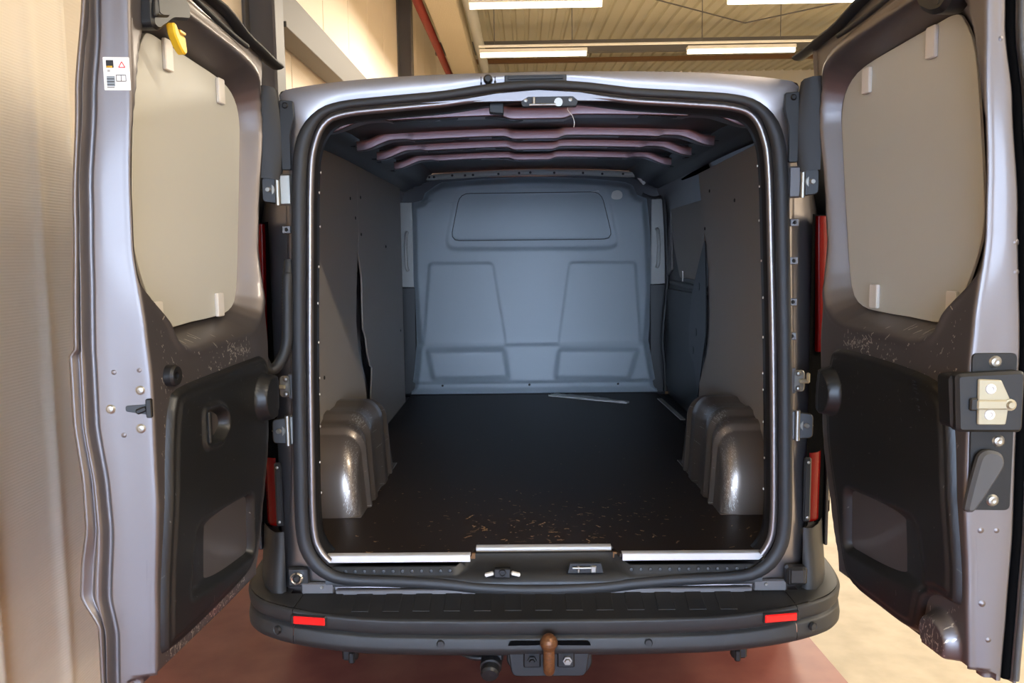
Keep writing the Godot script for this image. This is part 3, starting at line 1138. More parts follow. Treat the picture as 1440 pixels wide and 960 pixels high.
	k.plate(rounded(V2([-0.108, 0.338, -0.095, 0.228, 0.12, 0.228, 0.136, 0.338]), 0.02), 0.0, 0.008, func(x, y, d): return Vector3(x, y, d + 0.137), 0.003)
	obj("back_plate", k, M.black, tb)
	k = Kit.new()
	k.plate(rounded(V2([-0.108, 0.318, 0.138, 0.318, 0.128, 0.342, -0.10, 0.342]), 0.008), 0.0, 0.004, func(x, y, d): return Vector3(x, y, d + 0.1555 - (0.345 - y) * 0.25), 0.001)
	obj("bumper_cutout", k, M.dark, tb)
	for x in [-0.036, 0.062]:
		k = Kit.new()
		k.box(Vector3(x, 0.285, 0.148), Vector3(0.05, 0.055, 0.008), 0.004)
		var fl := obj("flange", k, M.dark_steel, tb)
	for x in [-0.036, 0.066]:
		k = Kit.new()
		k.lathe(Vector3(x, 0.283, 0.152), [[0.0, 0.016], [0.007, 0.016], [0.009, 0.010], [0.0135, 0.010], [0.0135, 0.0]], 6, bz)
		obj("bolt", k, M.dark_steel if x < 0 else M.steel, tb)
	k = Kit.new()
	k.tube(spline3(V3([0.012, 0.272, 0.135, 0.012, 0.262, 0.165, 0.012, 0.275, 0.19, 0.012, 0.32, 0.195, 0.012, 0.334, 0.195]), 5), 0.0165, 14)
	k.lathe(Vector3(0.012, 0.356, 0.195), [[0.0, 0.0245], [0.008, 0.0243], [0.0095, 0.0235], [0.016, 0.019], [0.0215, 0.012], [0.0248, 0.003], [0.0248, -0.006], [0.021, -0.014], [0.0165, -0.022]], 22)
	obj("tow_ball", k, M.rust, tb, "rusty brown tow ball")
	# trailer socket and its cable
	k = Kit.new()
	k.lathe(Vector3(-0.155, 0.255, 0.10), [[0.0, 0.06], [0.022, 0.058], [0.027, 0.05], [0.027, 0.03], [0.032, 0.028], [0.032, 0.0], [0.0, -0.01]], 20, Basis(Vector3(1, 0, 0), Vector3(-0.1, -0.35, 1).normalized(), Vector3(0, -1, -0.35).normalized()))
	k.box(Vector3(-0.148, 0.272, 0.10), Vector3(0.055, 0.03, 0.03), 0.006)
	var so := obj("trailer_socket", k, M.black, vn)
	k = Kit.new()
	k.tube(spline3(V3([-0.17, 0.262, 0.10, -0.22, 0.262, 0.09, -0.26, 0.272, 0.06, -0.29, 0.285, 0.0]), 6), 0.008, 8)
	obj("cable", k, M.black, so)
	for s in [-1, 1]:
		k = Kit.new()
		k.box(Vector3(s * 0.585, 0.262, 0.05), Vector3(0.046, 0.05, 0.03), 0.006)
		k.box(Vector3(s * 0.578, 0.25, 0.066), Vector3(0.018, 0.036, 0.014), 0.004)
		obj("bumper_bracket", k, M.dark_steel, vn)


const FLOOR_Y := 0.537

func van_bay(vn: Node3D) -> void:
	var k := Kit.new()
	var bz := Basis(Vector3(1, 0, 0), Vector3(0, 0, 1), Vector3(0, -1, 0))
	# plywood floor with its edge showing between the aluminium strips
	k.plate(V2([-0.70, -0.012, -0.223, -0.012, -0.210, -0.075, 0.222, -0.075, 0.236, -0.012, 0.70, -0.012, 0.79, -0.12, 0.815, -2.93, -0.80, -2.93, -0.79, -0.12]), 0.0, 0.012, func(x, z, d): return Vector3(x, FLOOR_Y - 0.012 + d, z), 0.001)
	var fl := obj("load_floor", k, M.floor_ply, vn)
	for q in [[-0.74, -0.652, -0.014], [-0.222, -0.207, -0.045], [0.218, 0.238, -0.045], [0.665, 0.74, -0.014]]:
		k = Kit.new()
		k.box(Vector3((q[0] + q[1]) / 2, FLOOR_Y - 0.014, q[2] + 0.002), Vector3(q[1] - q[0], 0.018, 0.01), 0.001)
		obj("plywood_edge", k, M.wood, fl)
	for q in [[-0.660, -0.220, -0.008], [-0.206, 0.216, -0.071], [0.243, 0.672, -0.008]]:
		k = Kit.new()
		k.tube(V3([q[0], FLOOR_Y + 0.001, q[2] - 0.012, q[1], FLOOR_Y + 0.001, q[2] - 0.012]), 0.012, 14, false, Vector2(0.25, 1.0), Vector3.UP)
		k.box(Vector3((q[0] + q[1]) / 2, FLOOR_Y - 0.008, q[2] + 0.004), Vector3(q[1] - q[0], 0.022, 0.004), 0.0015)
		obj("edge_strip", k, M.alu, fl, "white aluminium edge strip")
	k = Kit.new()
	k.box(Vector3(0.80, FLOOR_Y + 0.004, -2.36), Vector3(0.03, 0.006, 0.66), 0.002, Basis(Vector3(0, 1, 0), 0.03))
	obj("edge_strip", k, M.pillar_trim, fl, "pale strip along the side door step")
	# wheel arches
	for s in [-1, 1]:
		k = Kit.new()
		var rows := []
		var NT := 72
		for j in NT + 1:
			var th := PI * j / NT
			var cz := -0.765 + 0.385 * signf(cos(th)) * pow(absf(cos(th)), 0.66)
			var cy := FLOOR_Y - 0.05 + 0.378 * pow(sin(th), 0.60)
			var out := Vector2(cos(th), sin(th)).normalized()
			var deg := rad_to_deg(th)
			var ridge := 0.0
			for c in [58.0, 76.0, 96.0, 118.0]:
				ridge += 0.012 * (ramp(c - 5.5, c - 3.8, deg) - ramp(c + 3.8, c + 5.5, deg))
			var row := PackedVector3Array()
			for x in [0.815, 0.79, 0.76, 0.73, 0.705]:
				row.append(Vector3(s * x, cy + out.y * ridge, cz + out.x * ridge))
			var r := minf(0.075, (cy - FLOOR_Y + 0.05) * 0.8 + 0.004)
			for q in range(1, 8):
				var an := PI / 2 * q / 8.0
				var o := Vector3(s * (0.705 - r * 0.85 * sin(an) - ridge * sin(an)), cy - r * (1.0 - cos(an)) + out.y * ridge * cos(an), cz - out.x * r * 0.25 * (1.0 - cos(an)) + out.x * ridge * cos(an))
				row.append(o)
			for q in 9:
				var y := lerpf(cy - r, FLOOR_Y - 0.06, q / 8.0)
				row.append(Vector3(s * (0.705 - r * 0.85 - ridge - 0.018 * q / 8.0), y, cz - out.x * r * 0.25))
			rows.append(row)
		k.grid(rows, false, false, s < 0)
		var ar := obj("wheel_arch", k, M.arch, vn)
		k = Kit.new()
		k.plate(V2([s * 0.618, -1.15, s * 0.66, -1.15, s * 0.68, -0.38, s * 0.628, -0.38]), 0.0, 0.003, func(x, z, d): return Vector3(x, FLOOR_Y + d, z), 0.001)
		obj("flange", k, M.arch, ar)
	# side linings
	var left := func(z, y, d): return Vector3(-0.806 + d, y, z)
	var right := func(z, y, d): return Vector3(0.800 - d, y, z)
	k = Kit.new()
	k.plate(V2([-0.085, 0.54, -0.085, 1.80, -0.12, 1.86, -1.366, 1.86, -1.366, 1.548, -1.33, 1.469, -1.26, 1.255, -1.244, 1.161, -1.266, 1.038, -1.38, 0.886, -1.43, 0.798, -1.45, 0.54]), 0.0, 0.008, left, 0.001, true)
	var ln := obj("side_lining", k, M.liner, vn)
	screws(ln, -1, [[-0.3, 1.2], [-0.42, 0.98], [-0.62, 1.0], [-1.2, 1.70], [-1.3, 1.62]])
	k = Kit.new()
	k.plate(V2([-1.37, 1.86, -1.37, 1.548, -1.345, 1.469, -1.41, 1.354, -1.402, 1.113, -1.468, 1.06, -1.49, 0.99, -1.553, 0.92, -1.60, 0.904, -1.55, 0.78, -1.54, 0.54, -2.68, 0.54, -2.68, 1.86]), 0.0, 0.008, left, 0.001, true)
	ln = obj("side_lining", k, M.liner, vn)
	screws(ln, -1, [[-1.42, 1.55], [-1.43, 1.72], [-2.1, 1.5], [-2.55, 1.0]])
	k = Kit.new()
	k.plate(V2([-0.085, 0.54, -0.085, 1.80, -0.12, 1.835, -1.60, 1.82, -1.5, 1.63, -1.45, 1.53, -1.40, 1.48, -1.351, 1.335, -1.319, 1.182, -1.328, 1.025, -1.44, 0.92, -1.53, 0.82, -1.55, 0.54]), 0.0, 0.008, right, 0.001)
	ln = obj("side_lining", k, M.liner, vn)
	screws(ln, 1, [[-0.25, 0.98], [-0.4, 1.0], [-0.9, 1.65], [-1.35, 1.72], [-1.44, 1.555]])
	# body pillars that show in the gaps of the linings
	for s in [-1, 1]:
		k = Kit.new()
		var rows := []
		var z0: float = -1.43 if s < 0 else -1.48
		for j in 25:
			var y := lerpf(0.60, 1.58, j / 24.0)
			var row := PackedVector3Array()
			var zc := z0 - 0.16 * smoothstep(1.0, 0.75, y)
			for q in [[0.12, 0.86], [0.07, 0.842], [0.03, 0.826], [-0.01, 0.820], [-0.05, 0.828], [-0.08, 0.845], [-0.12, 0.86], [-0.2, 0.875]]:
				row.append(Vector3(s * (q[1] + 0.02 * smoothstep(1.3, 1.6, y)), y, zc + q[0]))
			rows.append(row)
		k.grid(rows, false, false, s > 0)
		var pl := obj("body_pillar", k, M.paint, vn)
		k = Kit.new()
		if s < 0:
			k.plate(V2([-1.395, 1.36, -1.43, 1.10, -1.50, 1.0, -1.57, 0.90, -1.64, 0.92, -1.62, 1.2, -1.5, 1.4]), 0.0, 0.004, func(z, y, d): return Vector3(-0.826 + d, y, z), 0.001, true)
		else:
			k.plate(V2([-1.53, 1.50, -1.50, 1.33, -1.49, 1.18, -1.49, 1.06, -1.55, 0.95, -1.60, 0.84, -1.66, 0.73, -1.76, 0.886, -1.89, 0.93, -1.90, 1.055, -1.82, 1.25, -1.68, 1.38, -1.55, 1.50]), 0.0, 0.004, func(z, y, d): return Vector3(0.815 - d, y, z), 0.001)
		var br := obj("bracket", k, M.bay, pl)
		for q in [[-1.47, 1.28], [-1.53, 1.05], [-1.60, 0.95]]:
			k = Kit.new()
			k.plate(disc(Vector2(q[0] - (0.18 if s > 0 else 0.0), q[1]), 0.02, 14), 0.0, 0.0015, func(z, y, d): return Vector3(s * (0.8105 if s > 0 else 0.8215) - s * d, y, z), 0.0003, s < 0)
			obj("hole", k, M.trim, pl)
	# inner body side behind the linings and the headlining rails
	for s in [-1, 1]:
		k = Kit.new()
		k.box(Vector3(s * 0.89, 1.2, -1.52), Vector3(0.01, 1.34, 2.86), 0.002)
		obj("inner_side", k, M.bay, vn)
		k = Kit.new()
		k.box(Vector3(s * 0.84, 0.50, -1.70), Vector3(0.17, 0.05, 2.5), 0.004)
		obj("inner_sill", k, M.bay, vn)
		k = Kit.new()
		var rows := []
		for j in 30:
			var z := lerpf(-0.085, -2.93, j / 29.0)
			var up := 0.02 * smoothstep(0.0, -1.2, z)
			var row := PackedVector3Array()
			for q in [[0.815, 1.835], [0.788, 1.84], [0.775, 1.852], [0.752, 1.856], [0.742, 1.868], [0.70, 1.872], [0.69, 1.885], [0.66, 1.895], [0.635, 1.935], [0.62, 1.955]]:
				row.append(Vector3(s * q[0], q[1] + up, z))
			rows.append(row)
		k.grid(rows, false, false, s < 0)
		var rl := obj("roof_rail", k, M.bay, vn)
		for z in [-0.28, -0.47, -0.95, -1.42, -1.55, -1.95]:
			k = Kit.new()
			k.box(Vector3(s * 0.722, 1.869 + 0.02 * smoothstep(0.0, -1.2, z), z), Vector3(0.022, 0.004, 0.06), 0.0015)
			obj("slot", k, M.trim, rl)
	k = Kit.new()
	var rr := []
	for j in 24:
		var z := lerpf(-0.09, -2.96, j / 23.0)
		var row := PackedVector3Array()
		for e in 31:
			var x := lerpf(-0.66, 0.66, e / 30.0)
			row.append(Vector3(x, 1.897 + 0.035 * smoothstep(-0.1, -1.6, z) + 0.06 * smoothstep(-1.65, -2.1, z) - 0.022 * pow(x / 0.66, 2.0) + 0.002 * sin(z * 30.0), z))
		rr.append(row)
	k.grid(rr, false, false, false)
	obj("roof_skin", k, M.bay, vn)
	# roof bows
	for q in [[-0.13, 1.868], [-0.66, 1.880], [-1.08, 1.893], [-1.55, 1.903]]:
		roof_bow(vn, q[0], q[1])
	# pale perforated bow above the bulkhead
	k = Kit.new()
	rr = []
	for e in 41:
		var x := lerpf(-0.71, 0.68, e / 40.0)
		var y := 1.958 - 0.028 * pow(x / 0.7, 2.0)
		var h := 0.018 * (1.0 - 0.5 * smoothstep(0.6, 0.7, absf(x)))
		rr.append(V3([x, y + h, -2.86, x, y + h, -2.852, x, y, -2.845, x, y - h, -2.852, x, y - h, -2.87]))
	k.grid(rr, false, false, false)
	var pb := obj("perforated_bow", k, M.pillar_trim, vn)
	for x in [-0.67, -0.635, -0.605, -0.49, -0.41, -0.36, -0.20, -0.07, 0.0, 0.15, 0.33, 0.45, 0.58]:
		k = Kit.new()
		k.lathe(Vector3(x, 1.957 - 0.028 * pow(x / 0.7, 2.0) + 0.004 * sin(x * 37.0), -2.8455), [[0.0, 0.0], [0.006, 0.002], [0.008, 0.0]], 8, bz)
		obj("hole", k, M.trim, pb)
	k = Kit.new()
	k.box(Vector3(0.69, 1.90, -2.83), Vector3(0.02, 0.07, 0.02), 0.004, Basis(Vector3(0, 0, 1), 0.7))
	obj("bracket", k, M.alu, pb)
	k = Kit.new()
	k.tube(spline3(V3([0.70, 1.815, -2.85, 0.735, 1.80, -2.85, 0.78, 1.79, -2.86, 0.82, 1.80, -2.88]), 5), 0.009, 8)
	obj("cable", k, M.rubber, pb)
	bulkhead(vn)
	side_door(vn)

func screws(parent: Node3D, s: int, at: Array) -> void:
	for q in at:
		var k := Kit.new()
		k.lathe(Vector3(s * (0.798 if s < 0 else 0.792), q[1], q[0]), [[0.0, 0.003], [0.006, 0.003], [0.008, 0.0]], 10, Basis(Vector3(0, 0, 1), Vector3(-s, 0, 0), Vector3(0, 1, 0)))
		obj("screw", k, M.dark_steel, parent)

func roof_bow(vn: Node3D, z: float, yb: float) -> void:
	var k := Kit.new()
	var rows := []
	var py := func(x: float) -> float:
		var a := absf(x)
		var y := yb - 0.022 * pow(x / 0.65, 2.0)
		y -= 0.012 * (1.0 - smoothstep(0.075, 0.115, a))
		y += 0.006 * smoothstep(0.455, 0.47, a)
		y -= 0.030 * smoothstep(0.52, 0.64, a)
		return y
	for e in 111:
		var x := lerpf(-0.655, 0.655, e / 110.0)
		var y: float = py.call(x)
		var wide := 0.086 * (1.0 - 0.35 * smoothstep(0.54, 0.64, absf(x)))
		rows.append(V3([x, y + 0.034, z + 0.012, x, y + 0.026, z + 0.003, x, y + 0.004, z, x, y + 0.001, z - 0.002, x, y, z - 0.006, x, y + 0.004, z - wide + 0.004, x, y + 0.008, z - wide, x, y + 0.05, z - wide - 0.008]))
	k.grid(rows, false, false, false)
	var b := obj("roof_bow", k, M.rib, vn)
	for q in [[-0.37, 0.075], [-0.27, 0.03], [-0.10, 0.06], [0.37, 0.06]]:
		k = Kit.new()
		var y: float = py.call(q[0])
		k.plate(rounded(V2([q[0] - q[1], z - 0.062, q[0] + q[1] * 0.7, z - 0.062, q[0] + q[1], z - 0.018, q[0] - q[1], z - 0.018]), 0.012), 0.0, 0.002, func(x, zz, d): return Vector3(x, py.call(x) - 0.0025 + d + 0.004 * (z - zz) / 0.08, zz), 0.0005)
		obj("slot", k, M.trim, b)

func bulkhead(vn: Node3D) -> void:
	var outline := V2([-0.80, 0.54, -0.775, 0.70, -0.755, 0.88, -0.768, 1.05, -0.778, 1.30, -0.775, 1.79, -0.70, 1.80, -0.682, 1.85, -0.60, 1.905, -0.57, 1.918, -0.30, 1.936, 0.0, 1.945, 0.35, 1.93, 0.60, 1.905, 0.66, 1.88, 0.685, 1.82, 0.75, 1.795, 0.77, 1.60, 0.785, 1.20, 0.76, 0.88, 0.79, 0.70, 0.82, 0.54])
	var w_out := rounded(V2([-0.475, 1.885, 0.487, 1.880, 0.575, 1.475, -0.565, 1.483]), 0.09)
	var w_in := rounded(V2([-0.455, 1.842, 0.455, 1.84, 0.528, 1.538, -0.52, 1.541]), 0.06)
	var seats := [rounded(V2([-0.658, 1.402, -0.246, 1.397, -0.165, 0.86, -0.715, 0.86]), 0.03), rounded(V2([0.244, 1.395, 0.672, 1.389, 0.712, 0.86, 0.168, 0.86]), 0.03)]
	var pads := [rounded(V2([-0.70, 0.845, -0.172, 0.847, -0.14, 0.632, -0.66, 0.628]), 0.04), rounded(V2([0.164, 0.843, 0.705, 0.837, 0.64, 0.622, 0.133, 0.63]), 0.04)]
	var k := Kit.new()
	var rows := []
	var keep := PackedByteArray()
	var NX := 180
	var NY := 160
	for j in NY + 1:
		var row := PackedVector3Array()
		var y := lerpf(0.5405, 1.9445, float(j) / NY)
		var x0 := 1.0
		var x1 := -1.0
		for e in outline.size():
			var a := outline[e]
			var b := outline[(e + 1) % outline.size()]
			if (a.y > y) != (b.y > y):
				var xx := lerpf(a.x, b.x, (y - a.y) / (b.y - a.y))
				x0 = minf(x0, xx)
				x1 = maxf(x1, xx)
		for e in NX + 1:
			var x := lerpf(x0, x1, float(e) / NX)
			var pt := Vector2(x, y)
			var d := 0.02 * smoothstep(1.95, 1.3, y)
			if y > 1.45:
				d -= 0.008 * (1.0 - ramp(-0.02, 0.012, sdf(pt, w_out)))
				d -= 0.003 * (1.0 - ramp(-0.006, 0.002, sdf(pt, w_in)))
			elif y > 0.84:
				for sp in seats:
					d += 0.005 * (1.0 - ramp(-0.012, 0.006, sdf(pt, sp)))
			if y < 0.90:
				d += 0.012 * ramp(0.88, 0.845, y)
				for pd in pads:
					d += 0.016 * (1.0 - ramp(-0.035, 0.008, sdf(pt, pd)))
				d -= 0.012 * ramp(0.625, 0.61, y)
				d += 0.016 * ramp(0.585, 0.54, y)
			# rolled edge
			var so := sdf(pt, outline)
			d -= 0.03 * ramp(-0.045, 0.0, so)
			row.append(Vector3(x, y, -2.965 + d))
			keep.append(1)
		rows.append(row)
	k.grid(rows, false, false, true, keep)
	var bh := obj("bulkhead", k, M.bulkhead, vn)
	k = Kit.new()
	var line := PackedVector3Array()
	for q in resample(w_in, 90):
		line.append(Vector3(q.x, q.y, -2.965 + 0.02 * smoothstep(1.95, 1.3, q.y) - 0.009))
	k.tube(line, 0.0028, 6, true, Vector2.ONE, Vector3(0, 0, 1))
	obj("panel_groove", k, M.bay, bh)
	var bz := Basis(Vector3(1, 0, 0), Vector3(0, 0, 1), Vector3(0, -1, 0))
	for x in [-0.59, -0.02, 0.56]:
		k = Kit.new()
		k.lathe(Vector3(x, 0.598, -2.945), [[0.0, 0.003], [0.006, 0.002], [0.008, 0.0]], 8, bz)
		obj("screw", k, M.dark_steel, bh)
	for q in [V2([0.215, 1.832, 0.26, 1.835, 0.34, 1.838, 0.40, 1.842, 0.435, 1.848, 0.44, 1.836, 0.41, 1.83, 0.36, 1.822, 0.30, 1.826, 0.25, 1.822]), V2([0.52, 1.80, 0.54, 1.79, 0.575, 1.792, 0.59, 1.81, 0.585, 1.835, 0.56, 1.848, 0.53, 1.84, 0.52, 1.82])]:
		k = Kit.new()
		k.plate(spline(q, 3, true), 0.0, 0.001, func(x, y, d): return Vector3(x, y, -2.9645 + d + 0.02 * smoothstep(1.95, 1.3, y) - (0.018 if x < 0.5 and y < 1.84 else (0.008 if x < 0.5 else 0.0))), 0.0002)
		obj("sticker_residue", k, M.clip, bh, "white patch of sticker residue")
	# pillar covers beside the bulkhead: pale with a moulded grip above, dark below
	for s in [-1, 1]:
		var o := 0.0 if s < 0 else 0.012
		k = Kit.new()
		k.plate(V2([s * (0.765 + o), 1.79, s * (0.86 + o), 1.79, s * (0.87 + o), 1.25, s * (0.765 + o), 1.24]), 0.0, 0.02, func(x, y, d): return Vector3(x, y, -2.99 + d), 0.003)
		var pt := obj("pillar_cover", k, M.pillar_trim, vn)
		k = Kit.new()
		k.tube(spline3(V3([s * (0.80 + o), 1.60, -2.972, s * (0.806 + o), 1.58, -2.955, s * (0.81 + o), 1.48, -2.95, s * (0.808 + o), 1.38, -2.955, s * (0.802 + o), 1.355, -2.972]), 5), 0.012, 10)
		obj("grip", k, M.pillar_trim, pt)
		k = Kit.new()
		k.plate(V2([s * (0.755 + o), 1.245, s * (0.875 + o), 1.245, s * (0.88 + o), 0.54, s * (0.76 + o), 0.54]), 0.0, 0.03, func(x, y, d): return Vector3(x, y, -2.995 + d), 0.006)
		obj("lower_cover", k, M.trim, pt)
	k = Kit.new()
	k.box(Vector3(0, 1.2, -3.04), Vector3(1.76, 1.5, 0.02), 0.002)
	obj("bulkhead_frame", k, M.bay, vn)

func side_door(vn: Node3D) -> void:
	# inside of the sliding door on the right
	var place := func(z, y, d): return Vector3(0.884 - d, y, z)
	var k := Kit.new()
	k.plate(V2([-1.60, 0.56, -2.93, 0.56, -2.93, 1.84, -1.60, 1.84]), 0.0, 0.006, place, 0.001)
	var sd := obj("side_door", k, M.bay, vn)
	k = Kit.new()
	k.plate(rounded(V2([-2.80, 1.81, -1.95, 1.815, -1.80, 1.70, -1.785, 1.56, -1.83, 1.41, -1.98, 1.30, -2.446, 1.30, -2.66, 1.5]), 0.04), 0.006, 0.02, place, 0.002)
	obj("window_board", k, M.liner, sd)
	k = Kit.new()
	k.plate(rounded(V2([-1.65, 0.60, -2.86, 0.60, -2.86, 1.22, -1.65, 1.235]), 0.05), 0.006, 0.03, place, 0.004)
	obj("trim_panel", k, M.trim, sd)
	k = Kit.new()
	k.tube(V3([0.872, 1.262, -1.7, 0.868, 1.258, -2.1, 0.872, 1.262, -2.75]), 0.016, 10)
	obj("waist_rail", k, M.paint_dull, sd)
	k = Kit.new()
	k.plate(V2([-2.86, 1.30, -2.72, 1.34, -2.80, 1.79, -2.87, 1.79]), 0.006, 0.022, place, 0.003)
	obj("window_frame", k, M.paint, sd)
	k = Kit.new()
	for q in [[-2.05, 1.79], [-2.35, 1.31]]:
		k.box(Vector3(0.862, q[1], q[0]), Vector3(0.006, 0.06, 0.018), 0.002)
	obj("clip", k, M.clip, sd)
	k = Kit.new()
	var path := spline3(V3([0.84, 1.80, -2.86, 0.855, 1.55, -2.86, 0.862, 1.25, -2.86, 0.845, 1.05, -2.86, 0.835, 0.88, -2.86, 0.85, 0.70, -2.86, 0.855, 0.56, -2.86]), 6)
	k.tube(path, 0.014, 10)
	obj("door_seal", k, M.rubber, vn)
	k = Kit.new()
	k.box(Vector3(0.862, 0.985, -2.84), Vector3(0.03, 0.07, 0.03), 0.006)
	obj("door_latch", k, M.trim, vn)
	k = Kit.new()
	k.tube(V3([0.82, 1.845, -1.5, 0.85, 1.85, -2.9]), 0.012, 8)
	k.tube(V3([0.84, 1.83, -1.55, 0.86, 1.83, -2.9]), 0.009, 8)
	k.box(Vector3(0.868, 1.842, -2.25), Vector3(0.03, 0.055, 1.4), 0.006)
	obj("door_track", k, M.dark, vn)


const HINGE_X := {-1: -0.77, 1: 0.775}
const OPEN := {-1: 94.5, 1: 97.5}
const BASE_D := [0.53, -0.026, 0.71, -0.016, 0.94, 0.0, 1.2, 0.003, 1.3, -0.003, 1.47, -0.02, 1.58, -0.018, 1.83, -0.002, 2.1, 0.008]

# s metres from the hinge towards the free edge, y up, d from the inner skin towards the viewer's middle
func dp(side: int, s: float, y: float, d: float) -> Vector3:
	var t := deg_to_rad(OPEN[side] - 90.0)
	return Vector3(HINGE_X[side] + side * sin(t) * s - side * cos(t) * d, y, cos(t) * s + sin(t) * d)

func window_outline() -> PackedVector2Array:
	return spline(V2([0.572, 1.932, 0.61, 1.86, 0.64, 1.69, 0.66, 1.53, 0.655, 1.467, 0.63, 1.40, 0.592, 1.335, 0.555, 1.296, 0.42, 1.299, 0.308, 1.302, 0.21, 1.312, 0.16, 1.355, 0.13, 1.50, 0.092, 1.74, 0.083, 1.83, 0.108, 1.885, 0.18, 1.917, 0.34, 1.933, 0.48, 1.944, 0.545, 1.948]), 3, true)

func rear_door(vn: Node3D, side: int) -> void:
	var win := window_outline()
	var P := func(s, y, d): return dp(side, s, y, d)
	var k := Kit.new()
	var rows := []
	var NS := 130
	var NY := 230
	var hinge := [0.53, 0.13, 0.9, 0.09, 1.3, 0.072, 1.55, 0.05, 1.70, 0.02, 1.85, 0.0, 2.1, -0.02]
	var groove := [0.53, -0.103, 0.65, -0.098, 0.73, -0.108, 0.88, -0.096, 0.97, -0.098, 1.1, -0.11, 1.25, -0.108, 1.43, -0.10, 1.58, -0.093, 1.76, -0.075, 1.9, -0.059, 2.1, -0.045] if side < 0 else [0.53, -0.092, 0.7, -0.097, 0.85, -0.101, 1.05, -0.098, 1.23, -0.097, 1.52, -0.08, 1.73, -0.060, 1.87, -0.04, 2.1, -0.03]
	var skin := [0.53, -0.125, 0.67, -0.123, 0.74, -0.158, 0.80, -0.152, 0.89, -0.136, 0.98, -0.136, 1.11, -0.147, 1.247, -0.146, 1.262, -0.134, 1.54, -0.116, 1.76, -0.095, 1.96, -0.067, 2.1, -0.055]
	var step := spline(V2([0.9, 2.075, 0.47, 2.045, 0.146, 1.999, 0.075, 1.945, 0.03, 1.84, 0.045, 1.68, 0.09, 1.35, 0.105, 1.1, 0.135, 0.80, 0.19, 0.58, 0.26, 0.55, 0.9, 0.545]), 3, false)
	var dome := Vector2(0.66, 0.585) if side > 0 else Vector2(0.672, 0.2)
	for j in NY + 1:
		var q := float(j) / NY
		var row := PackedVector3Array()
		var ya := 0.53 + q * 1.57
		var s0 := table(hinge, ya)
		var gd := table(groove, ya)
		var sk := table(skin, ya) if side < 0 else gd - 0.034
		for e in NS + 1:
			var s := lerpf(s0, 0.736, float(e) / NS)
			var y := 0.53 + q * (table([-0.1, 1.49, 0.1, 1.515, 0.27, 1.55, 0.75, 1.585], s))
			var d := table(BASE_D, y)
			var pt := Vector2(s, y)
			if y > 1.2:
				var w := sdf(pt, win)
				var fs := smoothstep(0.50, 0.63, s) * smoothstep(1.30, 1.42, y)
				var bw := lerpf(0.060, 0.10, fs)
				if w < bw + 0.015:
					var f := clampf(1.0 - w / bw, 0.0, 1.0)
					f = lerpf(f * f * (3.0 - 2.0 * f), pow(f, 0.8), fs)
					d = lerpf(d + 0.004 * (1.0 - fs) * ramp(bw + 0.015, bw, w), -0.085, f)
			if s < 0.2 or y > 1.95 or y < 0.60:
				d -= 0.034 * ramp(-0.012, 0.010, sdf(pt, step))
			var dm := pt.distance_to(dome)
			if dm < 0.09:
				d += 0.03 * ramp(0.062, 0.045, dm)
				d -= 0.045 * ramp(0.012, -0.005, y - dome.y + 0.045) * ramp(0.06, 0.05, absf(s - dome.x))
			row.append(dp(side, s, y, d))
		var yt := 0.53 + q * 1.585
		var bd := table(BASE_D, yt) - (0.034 if yt > 2.06 or yt < 0.546 else 0.0)
		for e in [[0.7395, -0.0008], [0.7425, -0.0025], [0.7445, -0.006], [0.7460, -0.012], [0.7472, -0.018]]:
			row.append(dp(side, e[0], yt, bd + e[1]))
		for e in [0.35, 0.7]:
			row.append(dp(side, edge_s(lerpf(bd - 0.018, gd + 0.012, e)), yt, lerpf(bd - 0.018, gd + 0.012, e)))
		var lip := 0.034 if side < 0 else 0.014
		var es := edge_s(gd)
		for e in [[es - 0.0005, gd + 0.008], [es - 0.002, gd + 0.003], [es - 0.006, gd], [es - 0.012, gd - 0.002], [es - 0.012, gd - 0.010], [es - 0.006, gd - 0.012], [es + 0.004, gd - 0.0145], [es + 0.012, gd - 0.016], [es + 0.014, lerpf(gd - 0.016, sk, 0.25)], [es + 0.008, lerpf(gd - 0.016, sk, 0.4)], [es + 0.007, lerpf(gd - 0.016, sk, 0.6)], [0.749 + lip, sk + 0.004], [0.751 + lip, sk], [0.749 + lip, sk - 0.005], [0.70, sk - 0.010], [0.5, sk - 0.014], [0.25, sk - 0.012], [s0 + 0.02, gd - 0.02], [s0 - 0.006, gd + 0.01], [s0 - 0.006, table(BASE_D, ya) - 0.05]]:
			row.append(dp(side, e[0], yt if e[0] > 0.3 else 0.53 + q * 1.50, e[1]))
		rows.append(row)
	k.grid(rows, true, false, side > 0)
	var dr := obj("rear_door", k, M.door, vn)
	# caps above and below
	k = Kit.new()
	for row in [rows[0], rows[NY]]:
		var flat := PackedVector2Array()
		var pts := PackedVector3Array()
		for e in row.size():
			if e > NS or e % 4 == 0:
				pts.append(row[e])
				flat.append(Vector2(row[e].x, row[e].z))
		var ix := Geometry2D.triangulate_polygon(flat)
		for e in range(0, ix.size(), 3):
			k.tri(pts[ix[e]], pts[ix[e + 1]], pts[ix[e + 2]])
	if k.i.size():
		obj("edge_cap", k, M.door, dr)
	# window board with its clips
	k = Kit.new()
	k.plate(offset_loop(win, 0.004 if side < 0 else 0.014), -0.072, -0.064, P, 0.001, side < 0)
	obj("window_board", k, M.board, dr, "pale grey board over the window")
	var clips := [[0.478, 1.92, 0.072], [0.203, 1.89, 0.066], [0.59, 1.322, 0.066], [0.272, 1.328, 0.062]]
	for c in clips:
		k = Kit.new()
		k.plate(rounded(rect(c[0] - 0.018, c[1] - c[2] / 2, c[0] + 0.018, c[1] + c[2] / 2), 0.005), -0.064, -0.054, P, 0.002, side < 0)
		obj("clip", k, M.clip, dr)
	trim_panel(dr, side)
	# black rubber lip along the top edge
	k = Kit.new()
	var path := PackedVector3Array()
